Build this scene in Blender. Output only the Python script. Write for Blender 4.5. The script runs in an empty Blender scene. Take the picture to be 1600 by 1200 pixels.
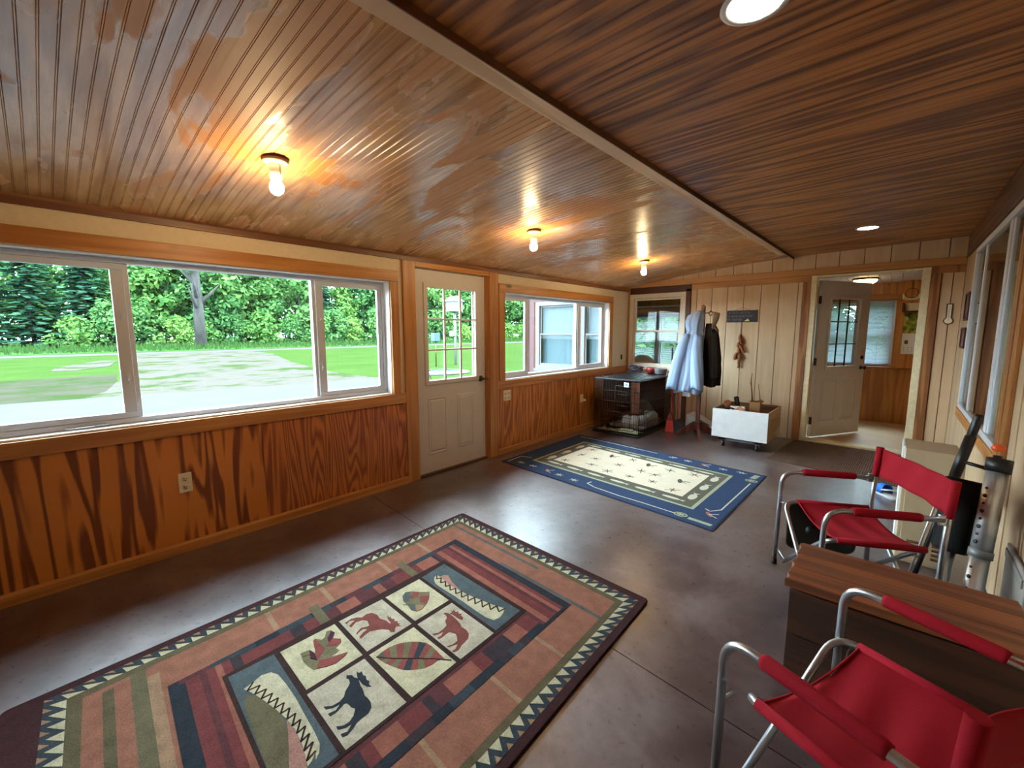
import bpy, math, random
from mathutils import Matrix, Vector
random.seed(7)
scene = bpy.context.scene
COL = scene.collection

# ------------------------------------------------------------------ camera
cam_data = bpy.data.cameras.new('camera')
cam_data.sensor_fit = 'HORIZONTAL'; cam_data.sensor_width = 36.0
cam_data.lens = 36.0 * 669.32 / 1600.0
cam_data.clip_start = 0.02; cam_data.clip_end = 500
cam = bpy.data.objects.new('camera', cam_data); COL.objects.link(cam)
_yaw, _pitch, _roll = -0.7318, -0.1215, -0.0013
_fw = Vector((math.sin(_yaw) * math.cos(_pitch), math.cos(_yaw) * math.cos(_pitch), math.sin(_pitch)))
_r = Vector((math.cos(_yaw), -math.sin(_yaw), 0)); _u = _r.cross(_fw)
_r2 = _r * math.cos(_roll) + _u * math.sin(_roll); _u2 = -_r * math.sin(_roll) + _u * math.cos(_roll)
_m = Matrix((( _r2.x, _u2.x, -_fw.x, 3.4387), (_r2.y, _u2.y, -_fw.y, 0.3337), (_r2.z, _u2.z, -_fw.z, 1.4522), (0, 0, 0, 1)))
cam.matrix_world = _m
scene.camera = cam

# ------------------------------------------------------------------ sky, exposure
SKY = 27.0
world = bpy.data.worlds.new('overcast_sky'); scene.world = world
world.use_nodes = True
_bg = world.node_tree.nodes['Background']
_bg.inputs['Color'].default_value = (0.72, 0.88, 1.0, 1); _bg.inputs['Strength'].default_value = SKY
scene.view_settings.view_transform = 'Standard'; scene.view_settings.look = 'None'
scene.view_settings.exposure = 0.34; scene.view_settings.gamma = 1.0
scene.view_settings.use_curve_mapping = False
BULB = 250.0          # glow of the bare bulbs
DOWNLIGHT = 60.0     # glow of the recessed lights

# ------------------------------------------------------------------ material helpers
def C(r, g, b):
    f = lambda c: (c / 255 / 12.92) if c / 255 <= 0.04045 else ((c / 255 + 0.055) / 1.055) ** 2.4
    return (f(r), f(g), f(b), 1.0)

def OD(r, g, b, k=1.0):
    c = C(r, g, b); k = k * 2.15 / SKY; return (c[0] * k, c[1] * k, c[2] * k, 1.0)   # outdoor surfaces, metered against the bright overcast sky

class NT:
    def __init__(s, name):
        s.m = bpy.data.materials.new(name); s.m.use_nodes = True
        s.t = s.m.node_tree; s.t.nodes.clear()
        s.out = s.t.nodes.new('ShaderNodeOutputMaterial')
    def n(s, kind, **kw):
        nd = s.t.nodes.new(kind)
        for k, v in kw.items():
            if k.startswith('i_'):
                key = k[2:].replace('_', ' ')
                nd.inputs[key].default_value = v
            else: setattr(nd, k, v)
        return nd
    def l(s, a, b): s.t.links.new(a, b)
    def coord(s, scale=(1, 1, 1), rot=(0, 0, 0), loc=(0, 0, 0)):
        tc = s.n('ShaderNodeTexCoord'); mp = s.n('ShaderNodeMapping')
        mp.inputs['Scale'].default_value = scale; mp.inputs['Rotation'].default_value = rot; mp.inputs['Location'].default_value = loc
        s.l(tc.outputs['Object'], mp.inputs['Vector']); return mp.outputs['Vector']
    def noise(s, vec, scale=5, detail=3, rough=.55, dist=0):
        nd = s.n('ShaderNodeTexNoise'); nd.inputs['Scale'].default_value = scale
        nd.inputs['Detail'].default_value = detail; nd.inputs['Roughness'].default_value = rough; nd.inputs['Distortion'].default_value = dist
        s.l(vec, nd.inputs['Vector']); return nd.outputs['Fac']
    def math(s, op, a, b=None, c=None):
        nd = s.n('ShaderNodeMath', operation=op)
        for i, v in enumerate((a, b, c)):
            if v is None: continue
            if isinstance(v, (int, float)): nd.inputs[i].default_value = v
            else: s.l(v, nd.inputs[i])
        return nd.outputs[0]
    def ramp(s, fac, stops, interp='LINEAR'):
        nd = s.n('ShaderNodeValToRGB'); cr = nd.color_ramp; cr.interpolation = interp
        while len(cr.elements) < len(stops): cr.elements.new(0.5)
        for e, (p, c) in zip(cr.elements, stops): e.position = p; e.color = c
        s.l(fac, nd.inputs['Fac']); return nd.outputs['Color']
    def mix(s, fac, a, b, blend='MIX'):
        nd = s.n('ShaderNodeMix', data_type='RGBA', blend_type=blend)
        for key, v in ((0, fac), (6, a), (7, b)):
            if isinstance(v, (int, float)): nd.inputs[key].default_value = v
            elif isinstance(v, tuple): nd.inputs[key].default_value = v
            else: s.l(v, nd.inputs[key])
        return nd.outputs[2]
    def bsdf(s, col, rough=.5, metal=0, spec=.5, bump=None, bump_str=.2, bump_dist=.01, coat=0, coat_rough=.2):
        b = s.n('ShaderNodeBsdfPrincipled')
        for key, v in (('Base Color', col), ('Roughness', rough), ('Metallic', metal), ('Specular IOR Level', spec), ('Coat Weight', coat), ('Coat Roughness', coat_rough)):
            if isinstance(v, (int, float, tuple)): b.inputs[key].default_value = v
            else: s.l(v, b.inputs[key])
        if bump is not None:
            bn = s.n('ShaderNodeBump'); bn.inputs['Strength'].default_value = bump_str; bn.inputs['Distance'].default_value = bump_dist
            s.l(bump, bn.inputs['Height']); s.l(bn.outputs['Normal'], b.inputs['Normal'])
        s.l(b.outputs[0], s.out.inputs['Surface']); return b

def plain(name, col, rough=.5, metal=0, spec=.5, var=.12, scale=8, bump=0, bscale=60):
    t = NT(name); v = t.coord(); n = t.noise(v, scale, 4)
    lo = tuple(c * (1 - var) for c in col[:3]) + (1,); hi = tuple(min(1, c * (1 + var)) for c in col[:3]) + (1,)
    c = t.ramp(n, [(.3, lo), (.7, hi)])
    if bump: t.bsdf(c, rough, metal, spec, t.noise(v, bscale, 3), bump, .004)
    else: t.bsdf(c, rough, metal, spec)
    return t.m

def wood(name, light, dark, axis='z', wide=4.0, stretch=.12, rings=5, rough=.45, spec=.5, sharp=(.35, .65), fine=.35, knots=0, coat=0, patch=0, seed=0, bump=.05, wild=0):
    """growth-ring contour figure stretched along one axis, plus fine pores"""
    t = NT(name)
    st = {'x': (stretch, 1, 1), 'y': (1, stretch, 1), 'z': (1, 1, stretch)}[axis]
    v = t.coord(tuple(wide * q for q in st), loc=(seed * 3.7, seed * 1.3, seed * 2.1))
    n = t.noise(v, 1.0, 3.0, .5, .25)
    if wild:
        v3 = t.coord(tuple(wide * 4.2 * (q if q == 1 else q * .6) for q in st), loc=(seed, 0, 0))
        n = t.math('ADD', n, t.math('MULTIPLY', t.math('SUBTRACT', t.noise(v3, 1.0, 3, .6), .5), wild))
    s = t.math('SINE', t.math('MULTIPLY', n, 6.2832 * rings))
    s = t.math('MULTIPLY_ADD', s, .5, .5)
    vf = t.coord(tuple(90 * (q if q == 1 else .03) for q in st))
    f = t.noise(vf, 1.0, 3, .6)
    s2 = t.math('ADD', t.math('MULTIPLY', s, 1 - fine), t.math('MULTIPLY', f, fine))
    col = t.ramp(s2, [(sharp[0], dark), (sharp[1], light)])
    vb = t.coord((1.1, 1.1, 1.1)); big = t.noise(vb, 1.3, 2)
    col = t.mix(.35, col, t.ramp(big, [(.3, (.55, .5, .45, 1)), (.7, (1, 1, 1, 1))]), 'MULTIPLY')
    if knots:
        vk = t.coord(tuple(knots * (q if q == 1 else .45) for q in st))
        vo = t.n('ShaderNodeTexVoronoi'); vo.inputs['Scale'].default_value = 1.0; t.l(vk, vo.inputs['Vector'])
        k = t.ramp(vo.outputs['Distance'], [(.045, (1, 1, 1, 1)), (.11, (0, 0, 0, 1))])
        col = t.mix(k, col, tuple(c * .25 for c in dark[:3]) + (1,))
    r = rough
    if patch:      # lacquer worn off in patches: duller and more orange there
        pv = t.coord(tuple(3.6 * (q if q == 1 else .36) for q in st), loc=(.4, .9, 0))
        pn = t.noise(pv, 1.0, 4, .55, .5)
        mr = t.n('ShaderNodeMapRange'); mr.inputs['From Min'].default_value = .535; mr.inputs['From Max'].default_value = .565
        t.l(pn, mr.inputs['Value']); w = mr.outputs[0]
        r = t.math('MULTIPLY_ADD', w, patch - rough, rough)
        col = t.mix(w, col, tuple(c * k for c, k in zip(light[:3], (.80, .60, .34))) + (1,))
    t.bsdf(col, r, 0, spec, f, bump, .003, coat)
    return t.m

def cloth(name, col, var=.25, scale=700, rough=.95, bump=.4, big=9):
    t = NT(name); v = t.coord(); n = t.noise(v, scale * .35, 2); b = t.noise(v, big, 4)
    lo = tuple(c * (1 - var) for c in col[:3]) + (1,); hi = tuple(min(1, c * (1 + var)) for c in col[:3]) + (1,)
    c = t.mix(.5, t.ramp(n, [(.3, lo), (.7, hi)]), t.ramp(b, [(.3, lo), (.7, hi)]))
    t.bsdf(c, rough, 0, .15, n, bump, .003); return t.m

def emit(name, col, strength):
    t = NT(name); e = t.n('ShaderNodeEmission'); e.inputs['Color'].default_value = col; e.inputs['Strength'].default_value = strength
    t.l(e.outputs[0], t.out.inputs['Surface']); return t.m

def glass(name, tint=(.93, .97, .96, 1), ior=1.25, rough=0.0):
    t = NT(name); tr = t.n('ShaderNodeBsdfTransparent'); tr.inputs['Color'].default_value = tint
    gl = t.n('ShaderNodeBsdfGlossy'); gl.inputs['Roughness'].default_value = rough
    lw = t.n('ShaderNodeLayerWeight'); lw.inputs['Blend'].default_value = .5   # Schlick reflectance, the same from both sides of the pane
    f0 = ((ior - 1) / (ior + 1)) ** 2; fac = t.math('MULTIPLY_ADD', t.math('POWER', lw.outputs['Facing'], 5.0), 1 - f0, f0)
    mx = t.n('ShaderNodeMixShader'); t.l(fac, mx.inputs[0]); t.l(tr.outputs[0], mx.inputs[1]); t.l(gl.outputs[0], mx.inputs[2])
    t.l(mx.outputs[0], t.out.inputs['Surface']); return t.m

# ------------------------------------------------------------------ mesh helpers
class MB:
    def __init__(s): s.v = []; s.f = []; s.mi = []; s.sm = []
    def add(s, vs, fs, mi=0, smooth=False):
        o = len(s.v); s.v += [tuple(p) for p in vs]
        for f in fs: s.f.append([o + i for i in f]); s.mi.append(mi); s.sm.append(smooth)
        return s
    def box(s, x0, y0, z0, x1, y1, z1, mi=0):
        if x0 > x1: x0, x1 = x1, x0
        if y0 > y1: y0, y1 = y1, y0
        if z0 > z1: z0, z1 = z1, z0
        vs = [(x0, y0, z0), (x1, y0, z0), (x1, y1, z0), (x0, y1, z0), (x0, y0, z1), (x1, y0, z1), (x1, y1, z1), (x0, y1, z1)]
        return s.add(vs, [(0, 3, 2, 1), (4, 5, 6, 7), (0, 1, 5, 4), (1, 2, 6, 5), (2, 3, 7, 6), (3, 0, 4, 7)], mi)
    def frame(s, axis, p0, p1, a0, a1, z0, z1, ka, kz=None, mi=0):
        """rectangular frame without overlapping corners; members ka wide at the sides, kz at top and bottom"""
        kz = ka if kz is None else kz
        B = (lambda a, b, c, d: s.box(p0, a, c, p1, b, d, mi)) if axis == 'x' else (lambda a, b, c, d: s.box(a, p0, c, b, p1, d, mi))
        B(a0, a1, z0, z0 + kz); B(a0, a1, z1 - kz, z1); B(a0, a0 + ka, z0 + kz, z1 - kz); B(a1 - ka, a1, z0 + kz, z1 - kz); return s
    def obox(s, c, size, M=None, mi=0):
        hx, hy, hz = (q / 2 for q in size); M = M or Matrix.Identity(3)
        vs = [Vector(c) + M @ Vector((sx * hx, sy * hy, sz * hz)) for sz in (-1, 1) for sx, sy in ((-1, -1), (1, -1), (1, 1), (-1, 1))]
        return s.add(vs, [(0, 3, 2, 1), (4, 5, 6, 7), (0, 1, 5, 4), (1, 2, 6, 5), (2, 3, 7, 6), (3, 0, 4, 7)], mi)
    def tube(s, path, r, n=10, closed=False, caps=True, mi=0, flat=1.0):
        P = [Vector(p) for p in path]; L = len(P)
        R = r if isinstance(r, (list, tuple)) else [r] * L
        rings = []; prev = None
        for i in range(L):
            if closed: d = P[(i + 1) % L] - P[i - 1]
            else: d = P[min(i + 1, L - 1)] - P[max(i - 1, 0)]
            if d.length < 1e-9: d = Vector((0, 0, 1))
            d.normalize()
            if prev is None:
                a = Vector((0, 0, 1)) if abs(d.z) < .9 else Vector((1, 0, 0))
                prev = a.cross(d).normalized()
            u = prev - d * prev.dot(d)
            u = u.normalized() if u.length > 1e-6 else d.orthogonal().normalized()
            w = d.cross(u); prev = u
            rings.append([P[i] + u * (math.cos(2 * math.pi * k / n) * R[i]) + w * (math.sin(2 * math.pi * k / n) * R[i] * flat) for k in range(n)])
        vs = [p for ring in rings for p in ring]; fs = []
        for i in range(L if closed else L - 1):
            j = (i + 1) % L
            for k in range(n): fs.append((i * n + k, i * n + (k + 1) % n, j * n + (k + 1) % n, j * n + k))
        s.add(vs, fs, mi, True)
        if caps and not closed:
            o = len(s.v) - len(vs)
            s.f.append([o + k for k in range(n)][::-1]); s.mi.append(mi); s.sm.append(False)
            s.f.append([o + (L - 1) * n + k for k in range(n)]); s.mi.append(mi); s.sm.append(False)
        return s
    def lathe(s, prof, c=(0, 0, 0), n=20, M=None, mi=0, smooth=True, sx=1, sy=1):
        M = M or Matrix.Identity(3); vs = []
        for r, z in prof:
            for k in range(n):
                a = 2 * math.pi * k / n; vs.append(Vector(c) + M @ Vector((r * math.cos(a) * sx, r * math.sin(a) * sy, z)))
        fs = [(i * n + k, i * n + (k + 1) % n, (i + 1) * n + (k + 1) % n, (i + 1) * n + k) for i in range(len(prof) - 1) for k in range(n)]
        if prof[0][0] > 1e-6: fs.append([k for k in range(n)][::-1])
        if prof[-1][0] > 1e-6: fs.append([(len(prof) - 1) * n + k for k in range(n)])
        return s.add(vs, fs, mi, smooth)
    def prism(s, poly, z0, z1, mi=0, plane='xy', bottom=True):
        """polygon extruded; plane xy -> z, xz -> y, yz -> x"""
        a = sum(poly[i][0] * poly[(i + 1) % len(poly)][1] - poly[(i + 1) % len(poly)][0] * poly[i][1] for i in range(len(poly)))
        if a < 0: poly = poly[::-1]
        f = {'xy': lambda p, h: (p[0], p[1], h), 'xz': lambda p, h: (p[0], h, p[1]), 'yz': lambda p, h: (h, p[0], p[1])}[plane]
        n = len(poly); vs = [f(p, z0) for p in poly] + [f(p, z1) for p in poly]
        fs = [list(range(n, 2 * n))] + ([list(range(n))[::-1]] if bottom else []) + [(i, (i + 1) % n, n + (i + 1) % n, n + i) for i in range(n)]
        return s.add(vs, fs, mi)
    def grid(s, fn, nu, nv, mi=0, smooth=True, thick=None):
        vs = [fn(i / nu, j / nv) for i in range(nu + 1) for j in range(nv + 1)]
        fs = [(i * (nv + 1) + j, (i + 1) * (nv + 1) + j, (i + 1) * (nv + 1) + j + 1, i * (nv + 1) + j + 1) for i in range(nu) for j in range(nv)]
        return s.add(vs, fs, mi, smooth)
    def build(s, name, mats, parent=None, bevel=0, solid=0, sub=0, local=False):
        me = bpy.data.meshes.new(name)
        me.from_pydata([tuple(p) for p in s.v], [], s.f)
        if not isinstance(mats, (list, tuple)): mats = [mats]
        for m in mats: me.materials.append(m)
        me.polygons.foreach_set('material_index', s.mi); me.polygons.foreach_set('use_smooth', s.sm)
        me.update()
        o = bpy.data.objects.new(name, me); COL.objects.link(o)
        if parent is not None:
            o.parent = parent
            if not local: o.matrix_parent_inverse = WM[parent.name].inverted()
        WM[o.name] = Matrix.Identity(4)
        if sub:
            md = o.modifiers.new('subdivision', 'SUBSURF'); md.levels = sub; md.render_levels = sub
        if solid:
            md = o.modifiers.new('thickness', 'SOLIDIFY'); md.thickness = solid; md.offset = 0
        if bevel:
            md = o.modifiers.new('bevel', 'BEVEL'); md.width = bevel; md.segments = 2; md.limit_method = 'ANGLE'; md.angle_limit = 0.7
        return o
WM = {}

def tag(o, label=None, cat=None, group=None, kind=None):
    if label: o['label'] = label
    if cat: o['category'] = cat
    if group: o['group'] = group
    if kind: o['kind'] = kind
    return o
def thing(name, label, cat, loc=(0, 0, 0), rz=0, group=None, kind=None):
    o = bpy.data.objects.new(name, None); COL.objects.link(o)
    o.location = loc; o.rotation_euler = (0, 0, rz); o.empty_display_size = .05
    WM[o.name] = Matrix.Translation(loc) @ Matrix.Rotation(rz, 4, 'Z')
    return tag(o, label, cat, group, kind)
def part_label(o, label): o['label'] = label; return o
def dup(root, loc, rz, label=None, group=None, scale=None):
    def cp(o, parent):
        c = o.copy(); COL.objects.link(c)
        if parent is not None: c.parent = parent; c.matrix_parent_inverse = o.matrix_parent_inverse.copy()
        for ch in list(o.children): cp(ch, c)
        return c
    r = cp(root, None); r.location = loc; r.rotation_euler = (0, 0, rz)
    if scale: r.scale = scale if isinstance(scale, tuple) else (scale,) * 3
    if label: r['label'] = label
    if group: r['group'] = group
    return r
def bx(name, b, m, parent=None, bevel=0):
    return MB().box(*b).build(name, m, parent, bevel)
def arc(c, r, a0, a1, n, fx, fy):
    """points on an arc round c in the plane of unit vectors fx, fy"""
    return [Vector(c) + Vector(fx) * (r * math.cos(a0 + (a1 - a0) * i / n)) + Vector(fy) * (r * math.sin(a0 + (a1 - a0) * i / n)) for i in range(n + 1)]
def fillet(pts, rad, n=5):
    """round the corners of a polyline"""
    P = [Vector(p) for p in pts]; out = [P[0]]
    for i in range(1, len(P) - 1):
        a, b, c = P[i - 1], P[i], P[i + 1]
        d1 = (a - b); d2 = (c - b); r = min(rad, d1.length * .49, d2.length * .49)
        p0 = b + d1.normalized() * r; p1 = b + d2.normalized() * r
        for k in range(n + 1):
            t = k / n; out.append(p0 * (1 - t) ** 2 + b * 2 * t * (1 - t) + p1 * t ** 2)
    out.append(P[-1]); return out

# ------------------------------------------------------------------ materials of the place
M = {}
M['drywall'] = plain('cream_drywall', C(226, 206, 172), .8, var=.04, scale=30, bump=.15, bscale=250)
M['white_vinyl'] = plain('white_vinyl', C(206, 208, 212), .35, var=.02)
M['white_jamb'] = plain('white_painted_board', C(236, 238, 242), .5, var=.02)
M['door_paint'] = plain('white_door_paint', C(205, 196, 186), .45, var=.02)
M['pine'] = wood('orange_pine_trim', C(206, 144, 76), C(178, 114, 54), 'y', 9, .05, 4, .42, sharp=(.1, .9), fine=.3, knots=3.2)
M['pine_v'] = wood('orange_pine_upright', C(202, 140, 72), C(172, 110, 50), 'z', 9, .05, 4, .42, sharp=(.1, .9), fine=.3, knots=3.2)
M['pine_x'] = wood('orange_pine_crosswise', C(196, 138, 78), C(168, 108, 54), 'x', 9, .05, 4, .5, sharp=(.1, .9), fine=.3, knots=2.6)
M['ply'] = wood('stained_fir_plywood', C(216, 134, 52), C(128, 62, 24), 'z', 3.8, .10, 10.0, .40, sharp=(.22, .62), fine=.26, seed=1, wild=.03)
M['ply2'] = wood('fine_figured_plywood', C(208, 124, 52), C(146, 74, 30), 'z', 3.6, .09, 22.0, .40, sharp=(.15, .8), fine=.34, seed=4, wild=.02)
M['ply3'] = wood('light_fir_plywood', C(212, 134, 58), C(160, 88, 34), 'z', 3.8, .10, 14.0, .40, sharp=(.2, .8), fine=.3, seed=7, wild=.025)
M['ceil_l'] = wood('lacquered_beadboard_glare_lit', C(214, 168, 110), C(170, 122, 70), 'x', 3.2, .11, 7, .27, 1.0, sharp=(.15, .85), fine=.5, patch=.6, seed=2, bump=.10)  # same beadboard as the right half, window glare put into the paler colour
M['ceil_r'] = wood('beadboard_out_of_glare', C(204, 136, 72), C(124, 72, 34), 'x', 3.0, .10, 10, .4, .5, sharp=(.2, .8), fine=.35, seed=3, bump=.08, wild=.05)  # same beadboard as the left half, coloured darker where no window glare falls
M['beam'] = wood('unfinished_beam', C(232, 202, 168), C(206, 170, 132), 'y', 8, .05, 4, .55, knots=1.4)
M['beam_dark'] = wood('dark_stain_and_shade_trim', C(116, 72, 40), C(80, 44, 24), 'y', 8, .06, 4, .5)
M['plank'] = wood('pale_plywood_siding', C(220, 188, 152), C(202, 168, 130), 'z', 7, .1, 3, .6, sharp=(.1, .9), fine=.5)
M['plank_back'] = plain('groove_shadow_brown', C(110, 72, 40), .8)
M['brown_trim'] = wood('brown_stained_upright', C(170, 112, 62), C(132, 80, 40), 'z', 8, .06, 4, .5)
M['cream_jamb'] = plain('cream_painted_jamb', C(224, 208, 168), .55, var=.1, scale=20)
M['moulding'] = wood('stained_moulding', C(150, 98, 56), C(116, 70, 36), 'y', 9, .04, 3, .45)
M['far_frame'] = plain('off_white_window_paint', C(216, 202, 182), .5, var=.05)
M['dark_brown'] = plain('dark_brown_paint', C(78, 40, 26), .5)
M['glass'] = glass('window_glass')
M['dark_bronze'] = plain('dark_bronze', C(70, 58, 46), .35, .9)
M['ivory'] = plain('ivory_plastic', C(232, 220, 190), .4, var=.03)
M['black'] = plain('black_plastic', C(24, 24, 26), .4, var=.1)
M['pine_wall'] = wood('knotty_pine_panelling', C(214, 150, 74), C(176, 108, 44), 'z', 8, .06, 4, .4, sharp=(.1, .9), knots=3.0)
def floor_mat():
    t = NT('stained_concrete'); v = t.coord()
    a = t.noise(v, 1.3, 8, .66, .5); b = t.noise(v, 5, 6, .6, .2); c = t.noise(v, 60, 3); d = t.noise(v, 26, 5, .7)
    col = t.ramp(a, [(.3, C(48, 34, 34)), (.48, C(76, 58, 58)), (.66, C(126, 110, 110))])
    sc_ = t.ramp(b, [(.42, (0, 0, 0, 1)), (.75, (1, 1, 1, 1))])
    col = t.mix(t.math('MULTIPLY', sc_, .5), col, C(124, 112, 112))
    col = t.mix(.35, col, t.ramp(d, [(.35, (.6, .58, .58, 1)), (.65, (1, 1, 1, 1))]), 'MULTIPLY')
    r = t.ramp(a, [(.3, (.3, .3, .3, 1)), (.75, (.46, .46, .46, 1))]); cr_ = t.ramp(d, [(.3, (.26, .26, .26, 1)), (.7, (.34, .34, .34, 1))])
    bs = t.bsdf(col, r, 0, .7, c, .06, .002, .8, cr_); bs.inputs['Coat IOR'].default_value = 1.52; return t.m
M['floor'] = floor_mat()
M['floor_joint'] = plain('dark_joint', C(30, 22, 20), .9)
# ================================================================== the room
W, YF, YN = 3.92, 7.11, -1.4          # right wall, far wall, near wall
CEIL = [(-.16, 2.14), (0, 2.15), (.5, 2.245), (1.1, 2.325), (1.7, 2.38), (2.3, 2.42), (3.92, 2.46), (4.1, 2.465)]
def zc(x):
    for (a, za), (b, zb) in zip(CEIL, CEIL[1:]):
        if x <= b: return za + (zb - za) * (x - a) / (b - a)
    return CEIL[-1][1]

# floor: two poured slabs with a saw-cut joint
floor = tag(bx('floor', (-.16, YN - .1, -.12, W + .13, YF + .15, -.006), M['floor_joint']), kind='structure')
def joint(x): return 2.235 - .094 * x
MB().prism([(0, YN), (W, YN), (W, joint(W) - .003), (0, joint(0) - .003)], -.1, 0).build('slab', M['floor'], floor)
MB().prism([(0, joint(0) + .003), (W, joint(W) + .003), (W, YF), (0, YF)], -.1, 0).build('slab', M['floor'], floor)

# beadboard ceiling in sheets, each with its beads cut across the room
ceiling = MB().box(-.2, YN - .1, 2.60, W + .2, YF + .2, 2.66).build('ceiling', M['beam_dark'])
tag(ceiling, kind='structure')
def bead_sheet(x0, x1, y0, y1, m, depth):
    xs = [x0 + (x1 - x0) * i / 8 for i in range(9)]
    prof = []; y = y0; prof.append((y0, 0.0))
    while y + .044 < y1 - .002:
        c = y + .040
        prof += [(c - .0045, 0), (c - .003, depth), (c - .0012, .0004), (c + .0012, .0004), (c + .003, depth), (c + .0045, 0)]
        y += .044
    prof.append((y1, 0.0))
    mb = MB(); n = len(prof)
    vs = [(x, yy, zc(x) + d) for x in xs for yy, d in prof] + [(x, yy, zc(x) + .012) for x in xs for yy in (y0, y1)]
    fs = [(i * n + k, i * n + k + 1, (i + 1) * n + k + 1, (i + 1) * n + k) for i in range(8) for k in range(n - 1)]
    o = 9 * n
    fs += [(o + i * 2, o + i * 2 + 2, o + i * 2 + 3, o + i * 2 + 1) for i in range(8)]
    mb.add(vs, fs); return mb.build('beadboard_sheet', m, ceiling)
_ys = [-1.4, -.36, .86, 2.08, 3.30, 4.52, 5.74, 7.11]
for a, b in zip(_ys, _ys[1:]):
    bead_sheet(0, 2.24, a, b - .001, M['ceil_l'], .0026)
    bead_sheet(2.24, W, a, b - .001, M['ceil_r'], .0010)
# batten over the joint, running the length of the ceiling
def slant(mb, x0, x1, sh, y0, y1, z0, z1):
    """box whose x drifts by sh over its length"""
    mb.add([(x0, y0, z0), (x1, y0, z0), (x1 + sh, y1, z0), (x0 + sh, y1, z0), (x0, y0, z1), (x1, y0, z1), (x1 + sh, y1, z1), (x0 + sh, y1, z1)],
           [(0, 3, 2, 1), (4, 5, 6, 7), (0, 1, 5, 4), (1, 2, 6, 5), (2, 3, 7, 6), (3, 0, 4, 7)])
tr = thing('trim_1', None, None, (2.2, 0, 2.39), kind='structure')
mb = MB(); slant(mb, 2.172, 2.256, .07, YN, YF, 2.392, 2.43); mb.build('ceiling_batten', M['beam'], tr, .003)
mb = MB(); slant(mb, 2.257, 2.262, .07, YN, YF, 2.388, 2.43); mb.build('batten_shade_edge', M['beam_dark'], tr)  # dark strip puts the batten's shadow side into the colour
# moulding where the ceiling meets the window wall
tr = thing('trim_2', None, None, (0, 0, 2.1), kind='structure')
MB().prism([(0, 2.106), (.02, 2.106), (.022, 2.142), (.03, 2.158), (0, 2.152)], YN, 2.62, plane='xz').build('moulding', M['moulding'], tr)
MB().prism([(0, 2.106), (.02, 2.106), (.022, 2.142), (.03, 2.158), (0, 2.152)], 2.622, YF - .04, plane='xz').build('moulding', M['moulding'], tr)

def wall_with_holes(mb, axis, p0, p1, a0, a1, z0, z1, holes, mi=0):
    """wall slab between p0..p1 across its thickness, with rectangular holes (a0,a1,z0,z1)"""
    As = sorted({a0, a1} | {h[0] for h in holes} | {h[1] for h in holes}); Zs = sorted({z0, z1} | {h[2] for h in holes} | {h[3] for h in holes})
    for a, b in zip(As, As[1:]):
        run = None
        for c, d in zip(Zs, Zs[1:]):
            if any(h[0] < (a + b) / 2 < h[1] and h[2] < (c + d) / 2 < h[3] for h in holes): continue
            if axis == 'x': mb.box(p0, a, c, p1, b, d, mi)
            else: mb.box(a, p0, c, b, p1, d, mi)

# ---------------------------------------------------------------- window wall (left)
W1 = (.06, 2.52, .88, 1.905); D1 = (2.745, 3.765, 0, 2.075); W2 = (4.02, 6.46, .88, 1.905)
mb = MB(); wall_with_holes(mb, 'x', -.15, 0, YN, YF, 0, 2.2, [W1, D1, W2])
wall_left = tag(mb.build('wall_left', M['drywall']), kind='structure')
for a, b, m in ((YN, -.34, 'ply'), (-.339, 1.40, 'ply'), (1.401, 2.642, 'ply2')): bx('wainscot_panel', (0, a, .03, .012, b, .80), M[m], wall_left)
for a, b in ((3.905, 5.12), (5.121, YF)): bx('wainscot_panel', (0, a, .03, .012, b, .80), M['ply3'], wall_left)
bx('sill_board', (0, YN, .788, .024, 2.644, .878), M['pine'], wall_left, .003)
bx('sill_board', (0, 3.903, .788, .024, YF, .878), M['pine'], wall_left, .003)
bb = thing('baseboard_left', None, None, (0, 0, 0), kind='structure')
MB().prism([(.012, 0), (.030, 0), (.030, .055), (.022, .068), (.012, .07)], YN, 2.642, plane='xz').build('board', M['pine'], bb)
MB().prism([(.012, 0), (.030, 0), (.030, .055), (.022, .068), (.012, .07)], 3.905, YF, plane='xz').build('board', M['pine'], bb)

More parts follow.
